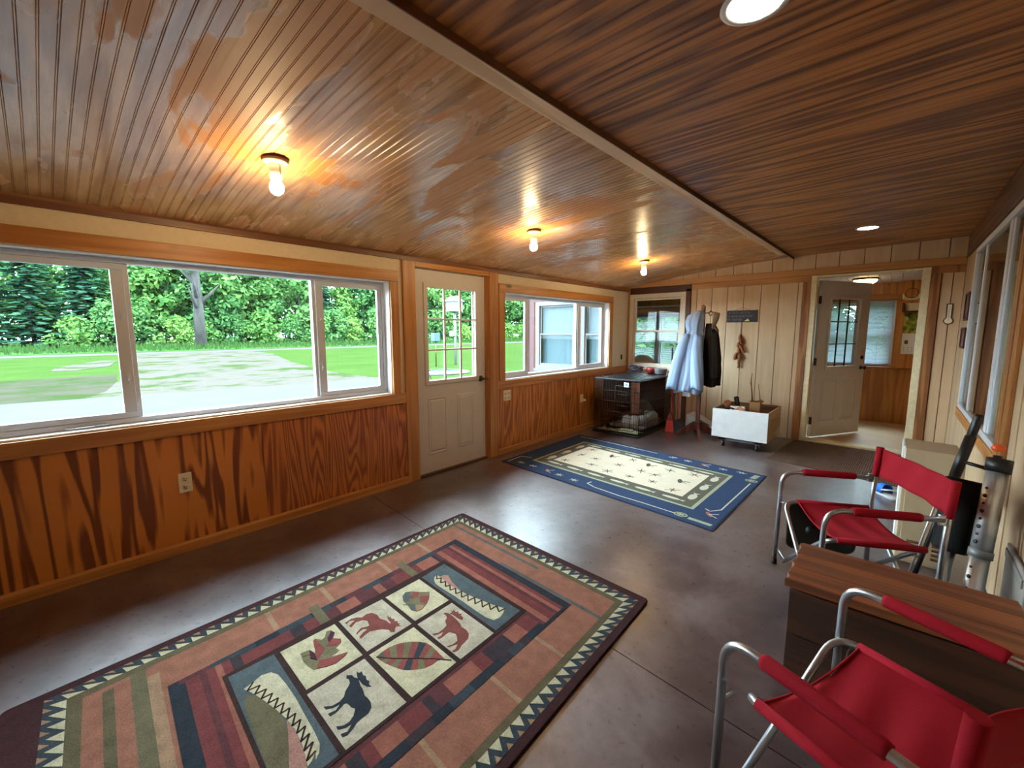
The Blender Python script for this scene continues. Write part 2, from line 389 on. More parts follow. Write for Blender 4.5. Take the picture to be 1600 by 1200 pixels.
def slider_window(name, y0, y1, z0, z1, s0, s1, cas):
    """three-light vinyl slider set deep in its opening; s0, s1 are the meeting stiles"""
    w = thing(name, None, None, (-.1, (y0 + y1) / 2, z0), kind='structure')
    t = .012
    MB().frame('x', -.15, 0, y0, y1, z0 - .002, z1, t).build('jamb_liner', M['white_jamb'], w)
    a, b, c, d = y0 + t, y1 - t, z0 + t, z1 - t; k = .030
    fr = MB().frame('x', -.149, -.078, a, b, c, d, k)
    for s, g in ((s0, 1), (s1, -1)): fr.box(-.147, s + g * .012, c + k, -.100, s + g * .036, d - k)
    fr.build('frame', M['white_vinyl'], w, .003)
    q = .038; e, f2 = c + k, d - k
    for (p0, p1, side) in ((a + k, s0 + .012, 1), (s1 - .012, b - k, -1)):
        m = .062                                           # the meeting stile is the wide one
        sm = MB(); pl, pr_ = (q, m) if side == 1 else (m, q)
        sm.box(-.114, p0, e, -.086, p1, e + q); sm.box(-.114, p0, f2 - q, -.086, p1, f2); sm.box(-.114, p0, e + q, -.086, p0 + pl, f2 - q); sm.box(-.114, p1 - pr_, e + q, -.086, p1, f2 - q)
        sash = sm.build('sash', M['white_vinyl'], w, .004)
        bx('pane', (-.102, p0 + pl, e + q, -.098, p1 - pr_, f2 - q), M['glass'], sash)
        ly = p1 - m * .45 if side == 1 else p0 + m * .45
        for lz in (z0 + .28 * (z1 - z0), z0 + .66 * (z1 - z0)):
            MB().box(-.086, ly - .006, lz - .03, -.079, ly + .006, lz + .03).box(-.079, ly - .004, lz - .012, -.068, ly + .004, lz + .004).build('latch', M['white_vinyl'], sash, .002)
    bx('pane', (-.136, s0 + .036, e, -.132, s1 - .036, f2), M['glass'], w)
    ca = cas
    bx('head_casing', (0, ca[0], z1 - .002, .022, ca[1], z1 + .094), M['pine'], w, .003)
    bx('side_casing', (0, ca[0], .88, .021, y0 + .004, z1 - .003), M['pine_v'], w, .003)
    bx('side_casing', (0, y1 - .004, .88, .021, ca[1], z1 - .003), M['pine_v'], w, .003)
    return w
slider_window('window_1', *W1, .725, 1.90, (-.03, 2.597))
slider_window('window_2', *W2, 4.555, 5.72, (3.925, 6.558))

# ---------------------------------------------------------------- entry door
d1 = thing('door_1', None, None, (0, 3.25, 0), kind='structure')
jb = MB(); jb.box(-.15, 2.745, 0, 0, 2.783, 2.075); jb.box(-.15, 3.727, 0, 0, 3.765, 2.075); jb.box(-.15, 2.745, 2.055, 0, 3.765, 2.075)
jb.build('jamb', M['pine_v'], d1)
bx('side_casing', (0, 2.645, 0, .024, 2.782, 2.106), M['pine_v'], d1, .004)
bx('side_casing', (0, 3.765, 0, .030, 3.903, 2.106), M['pine_v'], d1, .004)
bx('head_casing', (0, 2.783, 2.058, .024, 3.764, 2.106), M['pine'], d1, .003)
bx('threshold', (-.15, 2.783, 0, .01, 3.727, .016), M['dark_brown'], d1)
bx('door_stop_strip', (-.031, 3.7205, .02, -.026, 3.727, 2.055), M['white_jamb'], d1)
GY0, GY1, GZ0, GZ1 = 2.945, 3.585, .965, 1.885     # glazed opening
sl = MB(); wall_with_holes(sl, 'x', -.068, -.026, 2.787, 3.7195, .02, 2.048, [(GY0 - .02, GY1 + .02, GZ0 - .02, GZ1 + .02)])
slab = sl.build('slab', M['door_paint'], d1)
lf = MB(); q = .045
for x0, x1 in ((-.026, -.014), (-.080, -.068)):
    lf.box(x0, GY0 - q, GZ0 - q, x1, GY1 + q, GZ0); lf.box(x0, GY0 - q, GZ1, x1, GY1 + q, GZ1 + q); lf.box(x0, GY0 - q, GZ0, x1, GY0, GZ1); lf.box(x0, GY1, GZ0, x1, GY1 + q, GZ1)
fr = lf.build('glazing_frame', M['door_paint'], slab, .004)
mt = MB()
for i in (1, 2):
    yy = GY0 + (GY1 - GY0) * i / 3; zz = GZ0 + (GZ1 - GZ0) * i / 3
    mt.box(-.034, yy - .011, GZ0, -.016, yy + .011, GZ1); mt.box(-.034, GY0, zz - .009, -.0165, GY1, zz + .009)
mt.build('muntins', M['door_paint'], slab, .003)
for i in range(3):
    for j in range(3):
        a = GY0 + (GY1 - GY0) * i / 3; b = GY0 + (GY1 - GY0) * (i + 1) / 3; c = GZ0 + (GZ1 - GZ0) * j / 3; d = GZ0 + (GZ1 - GZ0) * (j + 1) / 3
        bx('pane', (-.050, a, c, -.046, b, d), M['glass'], slab)
def embossed(parent, m, axis, p, y0, y1, z0, z1, sgn=1):
    """raised door panel inside a recessed groove: a stepped frame"""
    mb = MB(); st = [(0, .0), (.010, .006), (.022, -.001), (.040, .007)]
    rings = []
    for ins, h in st:
        rings.append([(y0 + ins, z0 + ins, h), (y1 - ins, z0 + ins, h), (y1 - ins, z1 - ins, h), (y0 + ins, z1 - ins, h)])
    vs = [((p + sgn * h, a, b) if axis == 'x' else (a, p + sgn * h, b)) for r in rings for a, b, h in r]
    fs = [(i * 4 + k, i * 4 + (k + 1) % 4, (i + 1) * 4 + (k + 1) % 4, (i + 1) * 4 + k) for i in range(len(st) - 1) for k in range(4)] + [(12, 13, 14, 15)]
    mb.add(vs, fs); return mb.build('embossed_panel', m, parent)
embossed(slab, M['door_paint'], 'x', -.0255, 2.925, 3.165, .205, .79)
embossed(slab, M['door_paint'], 'x', -.0255, 3.31, 3.55, .205, .79)
hl = MB(); RX = Matrix.Rotation(math.pi / 2, 3, 'Y')
hl.lathe([(.0, -.002), (.034, -.002), (.034, .006), (.026, .012), (.012, .016), (.012, .045), (.014, .05), (0, .052)], (-.026, 3.662, .93), 18, RX)
hl.tube([(.020, 3.662, .93), (.024, 3.68, .932), (.022, 3.71, .930), (.020, 3.745, .922)], [.011, .010, .009, .007], 8, flat=.8)
part_label(hl.build('lever_handle', M['dark_bronze'], slab), 'dark bronze lever handle')

# ---------------------------------------------------------------- far wall: grooved plywood siding, ledger, window, door
FW = (.035, .96, .83, 2.06); D2 = (2.545, 3.65, 0, 2.16)
mb = MB(); wall_with_holes(mb, 'y', YF + .004, YF + .14, -.15, W + .13, 0, 2.60, [FW, D2])
wall_far = tag(mb.build('wall_far', M['plank_back']), kind='structure')
def plank(x0, x1, z0, z1f):
    g = .004
    mb = MB(); a, b = x0 + g, x1 - g
    za = z1f(a) if callable(z1f) else z1f; zb = z1f(b) if callable(z1f) else z1f
    mb.prism([(a, z0), (b, z0), (b, zb), (a, za)], YF - .010, YF + .004, plane='xz'); return mb.build('plank', M['plank'], wall_far)
# siding under the ledger, boards 0.215 m; above the ledger, boards 0.24 m
xs = [1.035] + [1.12 + .2145 * i for i in range(0, 7)] + [2.46]
xs = sorted(set(round(x, 3) for x in xs if x <= 2.46))
for a, b in zip(xs, xs[1:]):
    if b - a > .02: plank(a, b, 0, 2.165)
for a, b in ((0.0, .2), (.2, .42), (.42, .64), (.64, .86), (.86, 1.035)): plank(a, b, 0, .79)
for a, b in ((3.74, 3.829), (3.829, W)): plank(a, b, 0, 2.165)
up = [.20, .43, .67, .904, 1.131] + [1.131 + .2405 * i for i in range(1, 12)]
up = [x for x in up if x < W] + [W]
for a, b in zip(up, up[1:]):
    if zc(a) > 2.25: plank(a, b, 2.23, lambda x: zc(x) + .004)
    else: plank(a, b, 2.15, lambda x: zc(x) + .004)
tr = thing('trim_3', None, None, (2, YF, 2.2), kind='structure')
bx('ledger', (.02, YF - .045, 2.163, W, YF - .010, 2.245), M['pine_x'], tr, .004)
bx('ledger_shadow_board', (1.04, YF - .022, 2.085, 2.545, YF - .010, 2.163), M['pine_x'], tr, .003)
bx('ledger_shadow_board', (3.65, YF - .022, 2.085, W, YF - .010, 2.163), M['brown_trim'], tr, .003)
tr = thing('trim_4', None, None, (1, YF, 0), kind='structure')
bx('upright_board', (2.46, YF - .028, 0, 2.545, YF - .010, 2.085), M['brown_trim'], tr, .003)
bx('upright_board', (3.65, YF - .028, 0, 3.735, YF - .010, 2.085), M['brown_trim'], tr, .003)
bx('upright_board', (.0125, YF - .030, .878, .034, YF - .010, 2.16), M['pine_v'], tr, .003)
bx('dark_upright_board', (.962, YF - .026, .0, 1.034, YF - .010, 2.10), M['dark_brown'], tr, .003)
bx('dark_head_board', (.035, YF - .026, 2.062, 1.034, YF - .010, 2.163), M['dark_brown'], tr, .003)
bx('stool', (.035, YF - .03, .795, .96, YF + .10, .829), M['pine_x'], tr, .003)

def hung_window(name, x0, x1, z0, z1, y, mid, fm, f=.07, depth=.10, face=-1, glassm=None):
    w = thing(name, None, None, ((x0 + x1) / 2, y, z0), kind='structure')
    o = MB(); ya, yb = y + face * .012, y - face * depth
    o.frame('y', ya, yb, x0, x1, z0, z1, f)
    o.build('frame', fm, w, .004)
    for (c, d, off) in ((z0 + f, mid + .02, .010), (mid - .02, z1 - f, .038)):
        s = MB(); p = .032; a, b = x0 + f, x1 - f; y0_, y1_ = y - face * off, y - face * (off + .024)
        s.frame('y', y0_, y1_, a, b, c, d, p)
        sa = s.build('sash', fm, w, .003); ym = (y0_ + y1_) / 2
        bx('pane', (a + p, ym - .002, c + p, b - p, ym + .002, d - p), glassm or M['glass'], sa)
    return w
hung_window('window_3', *FW, YF - .012, 1.455, M['far_frame'])

# doorway to the annex with its door standing open
d2 = thing('door_2', None, None, (3.1, YF, 0), kind='structure')
jb = MB(); jb.box(2.545, YF - .02, 0, 2.605, YF + .15, 2.16); jb.box(3.583, YF - .02, 0, 3.65, YF + .15, 2.16); jb.box(2.605, YF + .0, 2.135, 3.583, YF + .15, 2.16)
jb.build('jamb', M['cream_jamb'], d2, .003)
bx('sill', (2.605, YF - .02, 0, 3.583, YF + .16, .022), M['cream_jamb'], d2, .004)
ang = math.atan2(8.152 - 7.30, 3.098 - 2.625); DL = .955
R2 = Matrix.Rotation(ang, 3, 'Z'); O2 = Vector((2.625, 7.285, 0))
def L2(u, v, z): return O2 + R2 @ Vector((u, v, z))
g = (.20, .76, .98, 1.88)
sl = MB(); As = [.0, g[0], g[1], DL]; Zs = [.03, g[2], g[3], 2.11]
for i in range(3):
    for j in range(3):
        if i == 1 and j == 1: continue
        sl.obox(L2((As[i] + As[i + 1]) / 2, 0, (Zs[j] + Zs[j + 1]) / 2), (As[i + 1] - As[i], .042, Zs[j + 1] - Zs[j]), R2)
slab2 = sl.build('slab', M['door_paint'], d2)
fr = MB(); q = .04
for v in (-.026, .026):
    fr.obox(L2((g[0] + g[1]) / 2, v, g[2] - q / 2), (g[1] - g[0] + 2 * q, .012, q), R2); fr.obox(L2((g[0] + g[1]) / 2, v, g[3] + q / 2), (g[1] - g[0] + 2 * q, .012, q), R2)
    fr.obox(L2(g[0] - q / 2, v, (g[2] + g[3]) / 2), (q, .012, g[3] - g[2]), R2); fr.obox(L2(g[1] + q / 2, v, (g[2] + g[3]) / 2), (q, .012, g[3] - g[2]), R2)
fr.build('glazing_frame', M['door_paint'], slab2, .003)
mt = MB()
for i in (1, 2):
    mt.obox(L2(g[0] + (g[1] - g[0]) * i / 3, 0, (g[2] + g[3]) / 2), (.012, .014, g[3] - g[2]), R2)
    mt.obox(L2((g[0] + g[1]) / 2, 0, g[2] + (g[3] - g[2]) * i / 3), (g[1] - g[0], .013, .012), R2)
mt.build('muntins', M['black'], slab2)
mb = MB().obox(L2((g[0] + g[1]) / 2, 0, (g[2] + g[3]) / 2), (g[1] - g[0], .004, g[3] - g[2]), R2); mb.build('pane', M['glass'], slab2)
for u0, u1 in ((.14, .43), (.53, .82)):
    pn = MB(); st = [(0, 0), (.010, .006), (.022, -.001), (.04, .006)]; vs = []
    for ins, h in st: vs += [L2(a, -.0212 - h, b) for a, b in ((u0 + ins, .22 + ins), (u1 - ins, .22 + ins), (u1 - ins, .80 - ins), (u0 + ins, .80 - ins))]
    pn.add(vs, [(i * 4 + k, i * 4 + (k + 1) % 4, (i + 1) * 4 + (k + 1) % 4, (i + 1) * 4 + k) for i in range(3) for k in range(4)] + [(12, 13, 14, 15)])
    pn.build('embossed_panel', M['door_paint'], slab2)
for z in (.95, 1.09):
    kb = MB(); RK = R2 @ Matrix.Rotation(math.pi / 2, 3, 'X')
    pr = [(0, 0), (.03, 0), (.03, .008), (.012, .014), (.012, .035), (.026, .045), (.026, .06), (0, .068)] if z < 1 else [(0, 0), (.028, 0), (.028, .012), (.012, .016), (0, .018)]
    kb.lathe(pr, L2(DL - .07, -.021, z), 16, RK); kb.build('knob' if z < 1 else 'deadbolt', M['dark_bronze'], slab2)
for z in (.25, 1.05, 1.86):
    MB().obox(L2(-.004, -.012, z), (.014, .03, .10), R2).build('hinge', M['dark_bronze'], slab2)

# ---------------------------------------------------------------- right wall with the slider that looks into the house
W4 = (4.02, 6.2, .735, 2.20)
mb = MB(); wall_with_holes(mb, 'x', W, W + .13, YN, YF, 0, 2.60, [W4])
M['wall_r'] = wood('beige_wall_panel', C(206, 176, 142), C(190, 158, 122), 'z', 5, .08, 3, .6, sharp=(.1, .9), fine=.5)
wall_right = tag(mb.build('wall_right', M['wall_r']), kind='structure')
bx('header_board', (W - .012, 3.7, 2.225, W, YF - .046, 2.462), M['beam_dark'], wall_right)
for y in [3.60 - .405 * i for i in range(12)]:
    if y > YN + .1: bx('batten_strip', (W - .006, y - .02, .0, W, y + .02, 2.462), M['wall_r'], wall_right, .002)
w4 = thing('window_4', None, None, (W, 5.1, .735), kind='structure')
o = MB(); a, b, c, d = W4; k = .045; xa, xb = W - .014, W + .02
o.frame('x', xa, xb, a, b, c, d, k)
o.build('frame', M['white_vinyl'], w4, .004)
o = MB(); o.box(W - .002, 5.60, c + k, W + .012, 5.66, d - k); o.box(W - .006, 4.52, c + k, W + .016, 4.60, d - k); o.box(W + .002, 4.47, c + k, W + .02, 4.52, d - k)
o.build('meeting_stiles', M['white_vinyl'], w4, .003)
for (p0, p1, x) in ((5.66, 6.155, W + .008), (4.60, 5.60, W + .004), (4.065, 4.47, W + .010)):
    bx('pane', (x, p0, c + k, x + .004, p1, d - k), M['glass'], w4)
MB().frame('x', W + .02, W + .129, a, b, c, d, .008).build('jamb_liner', M['dark_brown'], w4)
bx('apron', (W - .02, 4.02, .655, W, 6.22, .733), M['pine'], w4, .003)
bx('side_casing', (W - .022, 3.76, .62, W, 4.018, 2.22), M['pine_v'], w4, .004)
bx('side_casing', (W - .028, 3.86, .62, W - .022, 3.93, 2.22), M['brown_trim'], w4, .003)
# near wall, behind the camera
tag(bx('wall_near', (-.15, YN - .12, 0, W + .13, YN, 2.6), M['wall_r']), kind='structure')
# roof over everything so that no sky leaks in
tag(bx('roof', (-.95, YN - .4, 2.66, 7.4, 9.9, 2.78), M['beam_dark']), kind='structure')
# ================================================================== annex behind the far wall
YA = 9.30
tag(bx('floor_annex', (-2.12, YF + .14, -.1, 4.3, YA, .004), plain('annex_vinyl_floor', C(206, 178, 140), .4, var=.08, scale=4)), kind='structure')
ca = tag(bx('ceiling_annex', (-2.12, YF + .14, 2.215, 4.3, YA + .12, 2.3), M['dark_brown']), kind='structure')
M['white_plank'] = plain('white_ceiling_plank', C(226, 216, 214), .5, var=.04)
x = 2.0
while x < 4.3:
    bx('ceiling_plank', (x, YF + .15, 2.20, x + .112, YA, 2.215), M['white_plank'], ca); x += .118
WA = (-1.25, .38, .62, 1.83); WB = (2.20, 3.375, .91, 1.935)
mb = MB(); wall_with_holes(mb, 'y', YA + .012, YA + .12, -2.12, 4.3, 0, 2.6, [WA, WB]); wall_annex = tag(mb.build('wall_annex_far', M['pine_wall']), kind='structure')
x = 1.7
while x < 4.25:
    b = x + .104
    bx('pine_board', (x, YA, 0, b, YA + .012, .86), M['pine_wall'], wall_annex)
    if b < WB[0] - .08 or x > WB[1] + .08: bx('pine_board', (x, YA, .90, b, YA + .012, 2.2), M['pine_wall'], wall_annex)
    elif x > WB[0] - .08 and b < WB[1] + .08: bx('pine_board', (x, YA, 2.03, b, YA + .012, 2.2), M['pine_wall'], wall_annex)
    x += .108
bx('wainscot_cap', (1.7, YA - .05, .862, 4.25, YA + .012, .895), M['pine_x'], wall_annex, .004)
bx('window_casing', (WB[0] - .08, YA - .012, 1.935, WB[1] + .08, YA + .012, 2.02), M['pine_x'], wall_annex, .003)
bx('window_casing', (WB[1], YA - .012, .896, WB[1] + .08, YA + .012, 1.934), M['pine_v'], wall_annex, .003)
bx('window_casing', (WA[0] - .1, YA - .012, 1.84, WA[1] + .1, YA + .012, 1.95), M['pine_x'], wall_annex, .003)
bx('window_casing', (WA[1], YA - .012, .6, WA[1] + .08, YA + .012, 1.838), M['pine_v'], wall_annex, .003)
bx('valance_rod', (WA[0] - .1, YA - .05, 1.965, WA[1] + .1, YA - .02, 1.995), M['white_jamb'], wall_annex, .004)
tag(bx('wall_annex_right', (4.3, YF + .14, 0, 4.42, YA + .12, 2.6), M['pine_wall']), kind='structure')
tag(bx('wall_annex_left', (-2.24, YF + .14, -.1, -2.12, YA + .12, 2.6), M['pine_wall']), kind='structure')
chase = thing('wall_annex_chase', None, None, (3.75, 9.1, .9), kind='structure')
for i in range(5):
    bx('pine_board', (3.43 + .108 * i, YA - .20, .896, 3.535 + .108 * i, YA - .012, 2.2), M['pine_wall'], chase, .003)
hung_window('window_5', WA[0], (WA[0] + WA[1]) / 2 - .0, WA[2], WA[3], YA + .05, 1.24, M['white_vinyl'], .05, .06, -1)
hung_window('window_6', (WA[0] + WA[1]) / 2 + .001, WA[1], WA[2], WA[3], YA + .05, 1.24, M['white_vinyl'], .05, .06, -1)
hung_window('window_7', *WB, YA + .05, 1.42, M['white_vinyl'], .05, .06, -1)
# red-boarded wing of the annex that sticks out past the window wall
M['red_board'] = wood('faded_red_siding', OD(208, 84, 82), OD(190, 70, 70), 'z', 7, .1, 3, .6, sharp=(.1, .9))
WG = (-1.985, -1.03, .72, 2.03)
WH = (-.93, -.24, .72, 2.03)
mb = MB(); wall_with_holes(mb, 'y', YF + .012, YF + .14, -2.24, -.15, -.12, 2.6, [WG, WH]); wing = tag(mb.build('wall_wing', M['dark_brown']), kind='structure')
x = -2.24
while x < -.16:
    b = min(x + .2, -.151)
    if b <= WG[0] + .02 or WG[1] <= x + .03 <= WH[0] or x >= WH[1] - .02: bx('siding_board', (x, YF, -.12, b - .004, YF + .012, 2.6), M['red_board'], wing)
    else:
        bx('siding_board', (x, YF, -.12, b - .004, YF + .012, WG[2]), M['red_board'], wing); bx('siding_board', (x, YF, WG[3], b - .004, YF + .012, 2.6), M['red_board'], wing)
    x += .2
bx('corner_board', (-2.27, YF - .012, -.12, -2.18, YF, 2.6), M['red_board'], wing)
M['out_white'] = plain('weathered_white_paint', OD(226, 232, 236, 1.15), .5, var=.03)
M['dusk_glass'] = glass('bluish_reflective_glass', (.82, .88, .90, 1), 1.22)
bx('window_sill', (WG[0] - .03, YF - .05, WG[2] - .05, WH[1] + .03, YF, WG[2]), M['out_white'], wing)
hung_window('window_8', *WG, YF, 1.40, M['out_white'], .075, .10, -1, M['dusk_glass'])
hung_window('window_10', *WH, YF, 1.40, M['out_white'], .075, .10, -1, M['dusk_glass'])
tag(bx('roof_wing', (-2.9, YF - .35, 2.6, -.1, YA + .5, 2.75), M['beam_dark']), kind='structure')

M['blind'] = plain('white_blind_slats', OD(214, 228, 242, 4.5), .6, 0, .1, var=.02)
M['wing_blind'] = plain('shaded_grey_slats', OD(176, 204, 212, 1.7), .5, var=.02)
def blind(x0, x1, y, z0, z1, label, tilt=.5, pitch=.021, mat_=None):
    mat_ = mat_ or M['blind']
    t = thing('venetian_blind', label, 'blind', ((x0 + x1) / 2, y, z0))
    bx('head_rail', (x0, y - .02, z1 - .03, x1, y + .02, z1), mat_, t, .002)
    bx('bottom_rail', (x0, y - .014, z0, x1, y + .014, z0 + .014), mat_, t, .002)
    mb = MB(); z = z0 + .03; R = Matrix.Rotation(tilt, 3, 'X')
    while z < z1 - .035:
        mb.obox(((x0 + x1) / 2, y, z), (x1 - x0 - .01, .022, .0012), R); z += pitch
    tag(mb.build('slats', mat_, t), kind='stuff')
    for q in (.15, .85): MB().tube([(x0 + (x1 - x0) * q, y - .016, z0), (x0 + (x1 - x0) * q, y - .016, z1)], .0012, 5).build('cord', mat_, t)
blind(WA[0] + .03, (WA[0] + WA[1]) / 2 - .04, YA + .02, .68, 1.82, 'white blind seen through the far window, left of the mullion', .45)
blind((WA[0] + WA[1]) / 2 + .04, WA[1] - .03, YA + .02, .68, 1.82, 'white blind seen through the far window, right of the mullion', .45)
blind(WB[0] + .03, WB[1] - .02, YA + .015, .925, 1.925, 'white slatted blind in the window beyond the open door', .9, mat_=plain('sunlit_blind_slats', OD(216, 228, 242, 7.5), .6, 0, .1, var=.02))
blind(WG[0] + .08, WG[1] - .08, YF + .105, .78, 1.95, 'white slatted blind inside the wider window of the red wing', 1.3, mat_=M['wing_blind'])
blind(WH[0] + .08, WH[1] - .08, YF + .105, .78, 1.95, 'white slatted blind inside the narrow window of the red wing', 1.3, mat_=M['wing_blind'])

# flush ceiling lamp in the annex
lp = thing('ceiling_lamp', 'glowing flush dome lamp on the ceiling beyond the open door', 'lamp', (3.02, 8.35, 2.2))
MB().lathe([(.15, 0), (.15, -.018), (.14, -.024)], (3.02, 8.35, 2.2), 24).build('rim', M['dark_bronze'], lp)
MB().lathe([(.138, -.022), (.125, -.05), (.09, -.075), (.04, -.09), (0, -.094)], (3.02, 8.35, 2.2), 24).build('dome', emit('lit_dome', (1, .72, .34, 1), 9), lp)
# things hung on the chase
cal = thing('wall_calendar', 'wall calendar with a green photograph on pine boards beyond the open door', 'calendar', (3.55, 9.09, 1.1))
yc = YA - .203
def calpic():
    t = NT('calendar_picture'); v = t.coord(); n = t.noise(v, 14, 4)
    t.bsdf(t.ramp(n, [(.35, C(40, 70, 24)), (.5, C(130, 150, 40)), (.65, C(210, 200, 90))]), .5); return t.m
bx('picture_page', (3.475, yc - .004, 1.425, 3.70, yc, 1.72), calpic(), cal); bx('date_page', (3.475, yc - .005, 1.11, 3.70, yc, 1.42), M['white_jamb'], cal)
mb = MB(); mb.box(3.505, yc - .006, 1.26, 3.545, yc - .005, 1.315)
for i in range(4):
    for j in range(3): mb.box(3.50 + .045 * i, yc - .006, 1.15 + .028 * j, 3.512 + .045 * i, yc - .005, 1.157 + .028 * j)
tag(mb.build('printing', plain('grey_print', C(90, 80, 80), .6), cal), kind='stuff')
sh = thing('display_shelf', 'small dark shelf box with a pale front above the calendar', 'shelf', (3.56, 9.0, 1.74))
bx('back_panel', (3.44, yc - .10, 1.745, 3.46, yc, 1.87), M['dark_brown'], sh); bx('base', (3.44, yc - .11, 1.735, 3.75, yc, 1.752), M['dark_brown'], sh); bx('front', (3.47, yc - .03, 1.753, 3.75, yc - .02, 1.865), M['ivory'], sh)
wr = thing('wire_wreath', 'wire ring hanger with pale leaves beyond the open door', 'ornament', (3.53, 9.0, 1.9))
MB().tube([Vector((3.53 + .07 * math.cos(a), yc - .02, 2.01 + .07 * math.sin(a))) for a in [2 * math.pi * i / 24 for i in range(24)]], .004, 6, closed=True).tube([(3.53, yc - .02, 2.08), (3.53, yc - .01, 2.195)], .002, 5).build('ring', M['dark_bronze'], wr)
for i in range(9):
    a = math.pi + math.pi * i / 8; p = Vector((3.53 + .09 * math.cos(a), yc - .025, 1.98 + .06 * math.sin(a)))
    MB().lathe([(0, -.03), (.014, -.01), (.012, .01), (0, .03)], p, 6, Matrix.Rotation(a, 3, 'Y'), sy=.3).build('leaf', M['ivory'], wr)

# ================================================================== house interior behind the right-hand slider
tag(bx('floor_house', (W + .13, 2.9, -.1, 6.7, 7.3, 0), M['floor']), kind='structure')
hw = MB(); hw.box(6.6, 2.9, 0, 6.72, 7.3, 2.6); hw.box(W + .13, 7.2, 0, 6.7, 7.3, 2.6); hw.box(W + .13, 2.8, 0, 6.7, 2.9, 2.6); hw.box(W + .13, 2.8, 2.5, 6.7, 7.3, 2.66)
tag(hw.build('wall_house', plain('olive_interior_wall', C(120, 108, 84), .8)), kind='structure')
cu = thing('olive_reflection_panel', 'flat olive panel standing in for the reflection in the middle pane of the right-hand slider', 'reflection panel', (W + .16, 5.1, .7))
def ripple(u, v): return (W + .16 + .010 * math.sin(u * 34), 4.60 + 1.02 * u, .76 + 1.42 * v)
MB().grid(ripple, 60, 2).build('panel', cloth('olive_reflection', C(150, 128, 88), .1), cu)  # added olive panel, imitates the planks reflected in the middle pane
MB().tube([(W + .16, 4.5, 2.19), (W + .16, 5.7, 2.19)], .01, 8).build('rod', M['dark_bronze'], cu)

# ================================================================== outdoors
GZ = -.11
def grass_mat(name, c0, c1, c2, s=.5):
    t = NT(name); v = t.coord(); a = t.noise(v, s, 5, .6); b = t.noise(v, 9, 4, .7)
    col = t.mix(.5, t.ramp(a, [(.3, c0), (.5, c1), (.7, c2)]), t.ramp(b, [(.3, c0), (.7, c2)])); t.bsdf(col, 1, 0, 0, b, .6, .05); return t.m
M['grass'] = grass_mat('mown_grass', OD(108, 150, 76, 1.1), OD(128, 170, 88, 1.1), OD(146, 184, 100, 1.1))
M['verge'] = grass_mat('tall_verge_grass', OD(96, 148, 80, 1.5), OD(112, 166, 90, 1.5), OD(132, 182, 100, 1.5), 1.5)
def gravel_mat(name, bare, green, lo, hi):
    t = NT(name); v = t.coord(); a = t.noise(v, .55, 7, .7); b = t.noise(v, 14, 4)
    col = t.mix(t.ramp(a, [(lo, (0, 0, 0, 1)), (hi, (1, 1, 1, 1))]), bare, green); col = t.mix(.3, col, t.ramp(b, [(.3, (.55, .55, .55, 1)), (.7, (1, 1, 1, 1))]), 'MULTIPLY')
    t.bsdf(col, 1, 0, 0, b, .4, .03); return t.m
M['sand'] = gravel_mat('sandy_gravel', OD(206, 194, 182, .9), OD(134, 166, 98, .95), .50, .60)
M['dirt'] = gravel_mat('patchy_dirt', OD(182, 174, 154, .78), OD(124, 154, 92, .95), .42, .62)
M['concrete'] = plain('pale_concrete', OD(206, 210, 216, .85), 1, 0, 0, var=.06, scale=1.5)
tag(MB().box(-120, -60, GZ - .3, 60, 130, GZ).build('lawn', M['grass']), kind='structure')
tag(MB().prism([(-.15, -9), (-10.6, -9), (-10.7, .0), (-9.9, 4.0), (-9.4, 6.2), (-9.6, 8.0), (-7.5, 8.4), (-.15, 8.6)], GZ - .1, GZ + .03).build('driveway_apron', M['concrete']), kind='structure')
tag(MB().prism([(-10.4, .9), (-12, 1.5), (-16, 2.2), (-24, 3.2), (-36.2, 4.4), (-36.2, 12.4), (-30, 11.8), (-20.5, 9.4), (-14.5, 8.2), (-10.6, 8.0), (-9.3, 8.2), (-9.2, 4)], GZ - .05, GZ + .012).build('gravel_drive', M['sand']), kind='structure')
tag(MB().prism([(-10.2, -6), (-17.4, -6), (-17.8, -.5), (-18.2, 2.3), (-10.6, 1.6)], GZ - .05, GZ + .008).build('bare_strip', M['dirt']), kind='structure')
tag(MB().prism([(-21.8, .7), (-24, .9), (-29.6, 2.9), (-28, 3.3), (-23.6, 2.6), (-21.4, 1.4)], GZ - .05, GZ + .016).build('sand_patch', M['sand']), kind='structure')
tag(MB().prism([(-36.2, -60), (-39.8, -60), (-39.8, 40), (-46, 130), (-42, 130), (-36.2, 40)], GZ - .05, GZ + .02).build('road', plain('pale_road', OD(214, 206, 200, .8), 1, 0, 0, var=.05)), kind='structure')
tag(MB().prism([(-39.9, -60), (-64, -60), (-64, 100), (-44, 100), (-39.9, 40)], GZ - .05, GZ + .05).build('verge', M['verge']), kind='structure')
# tall grass blades along the verge: uncountable
mb = MB(); rg = random.Random(3)
for i in range(9000):
    y = rg.uniform(-6, 72); x = -rg.uniform(41, 58); h = rg.uniform(.25, .7); a = rg.uniform(0, 6.28); w_ = .06; lx, ly = rg.uniform(-.15, .15), rg.uniform(-.15, .15)
    mb.add([(x - w_ * math.cos(a), y - w_ * math.sin(a), GZ), (x + w_ * math.cos(a), y + w_ * math.sin(a), GZ), (x + lx, y + ly, GZ + h)], [(0, 1, 2)])
tag(mb.build('verge_grass', M['verge']), 'tall green grass growing along the far side of the road', 'grass', kind='stuff')

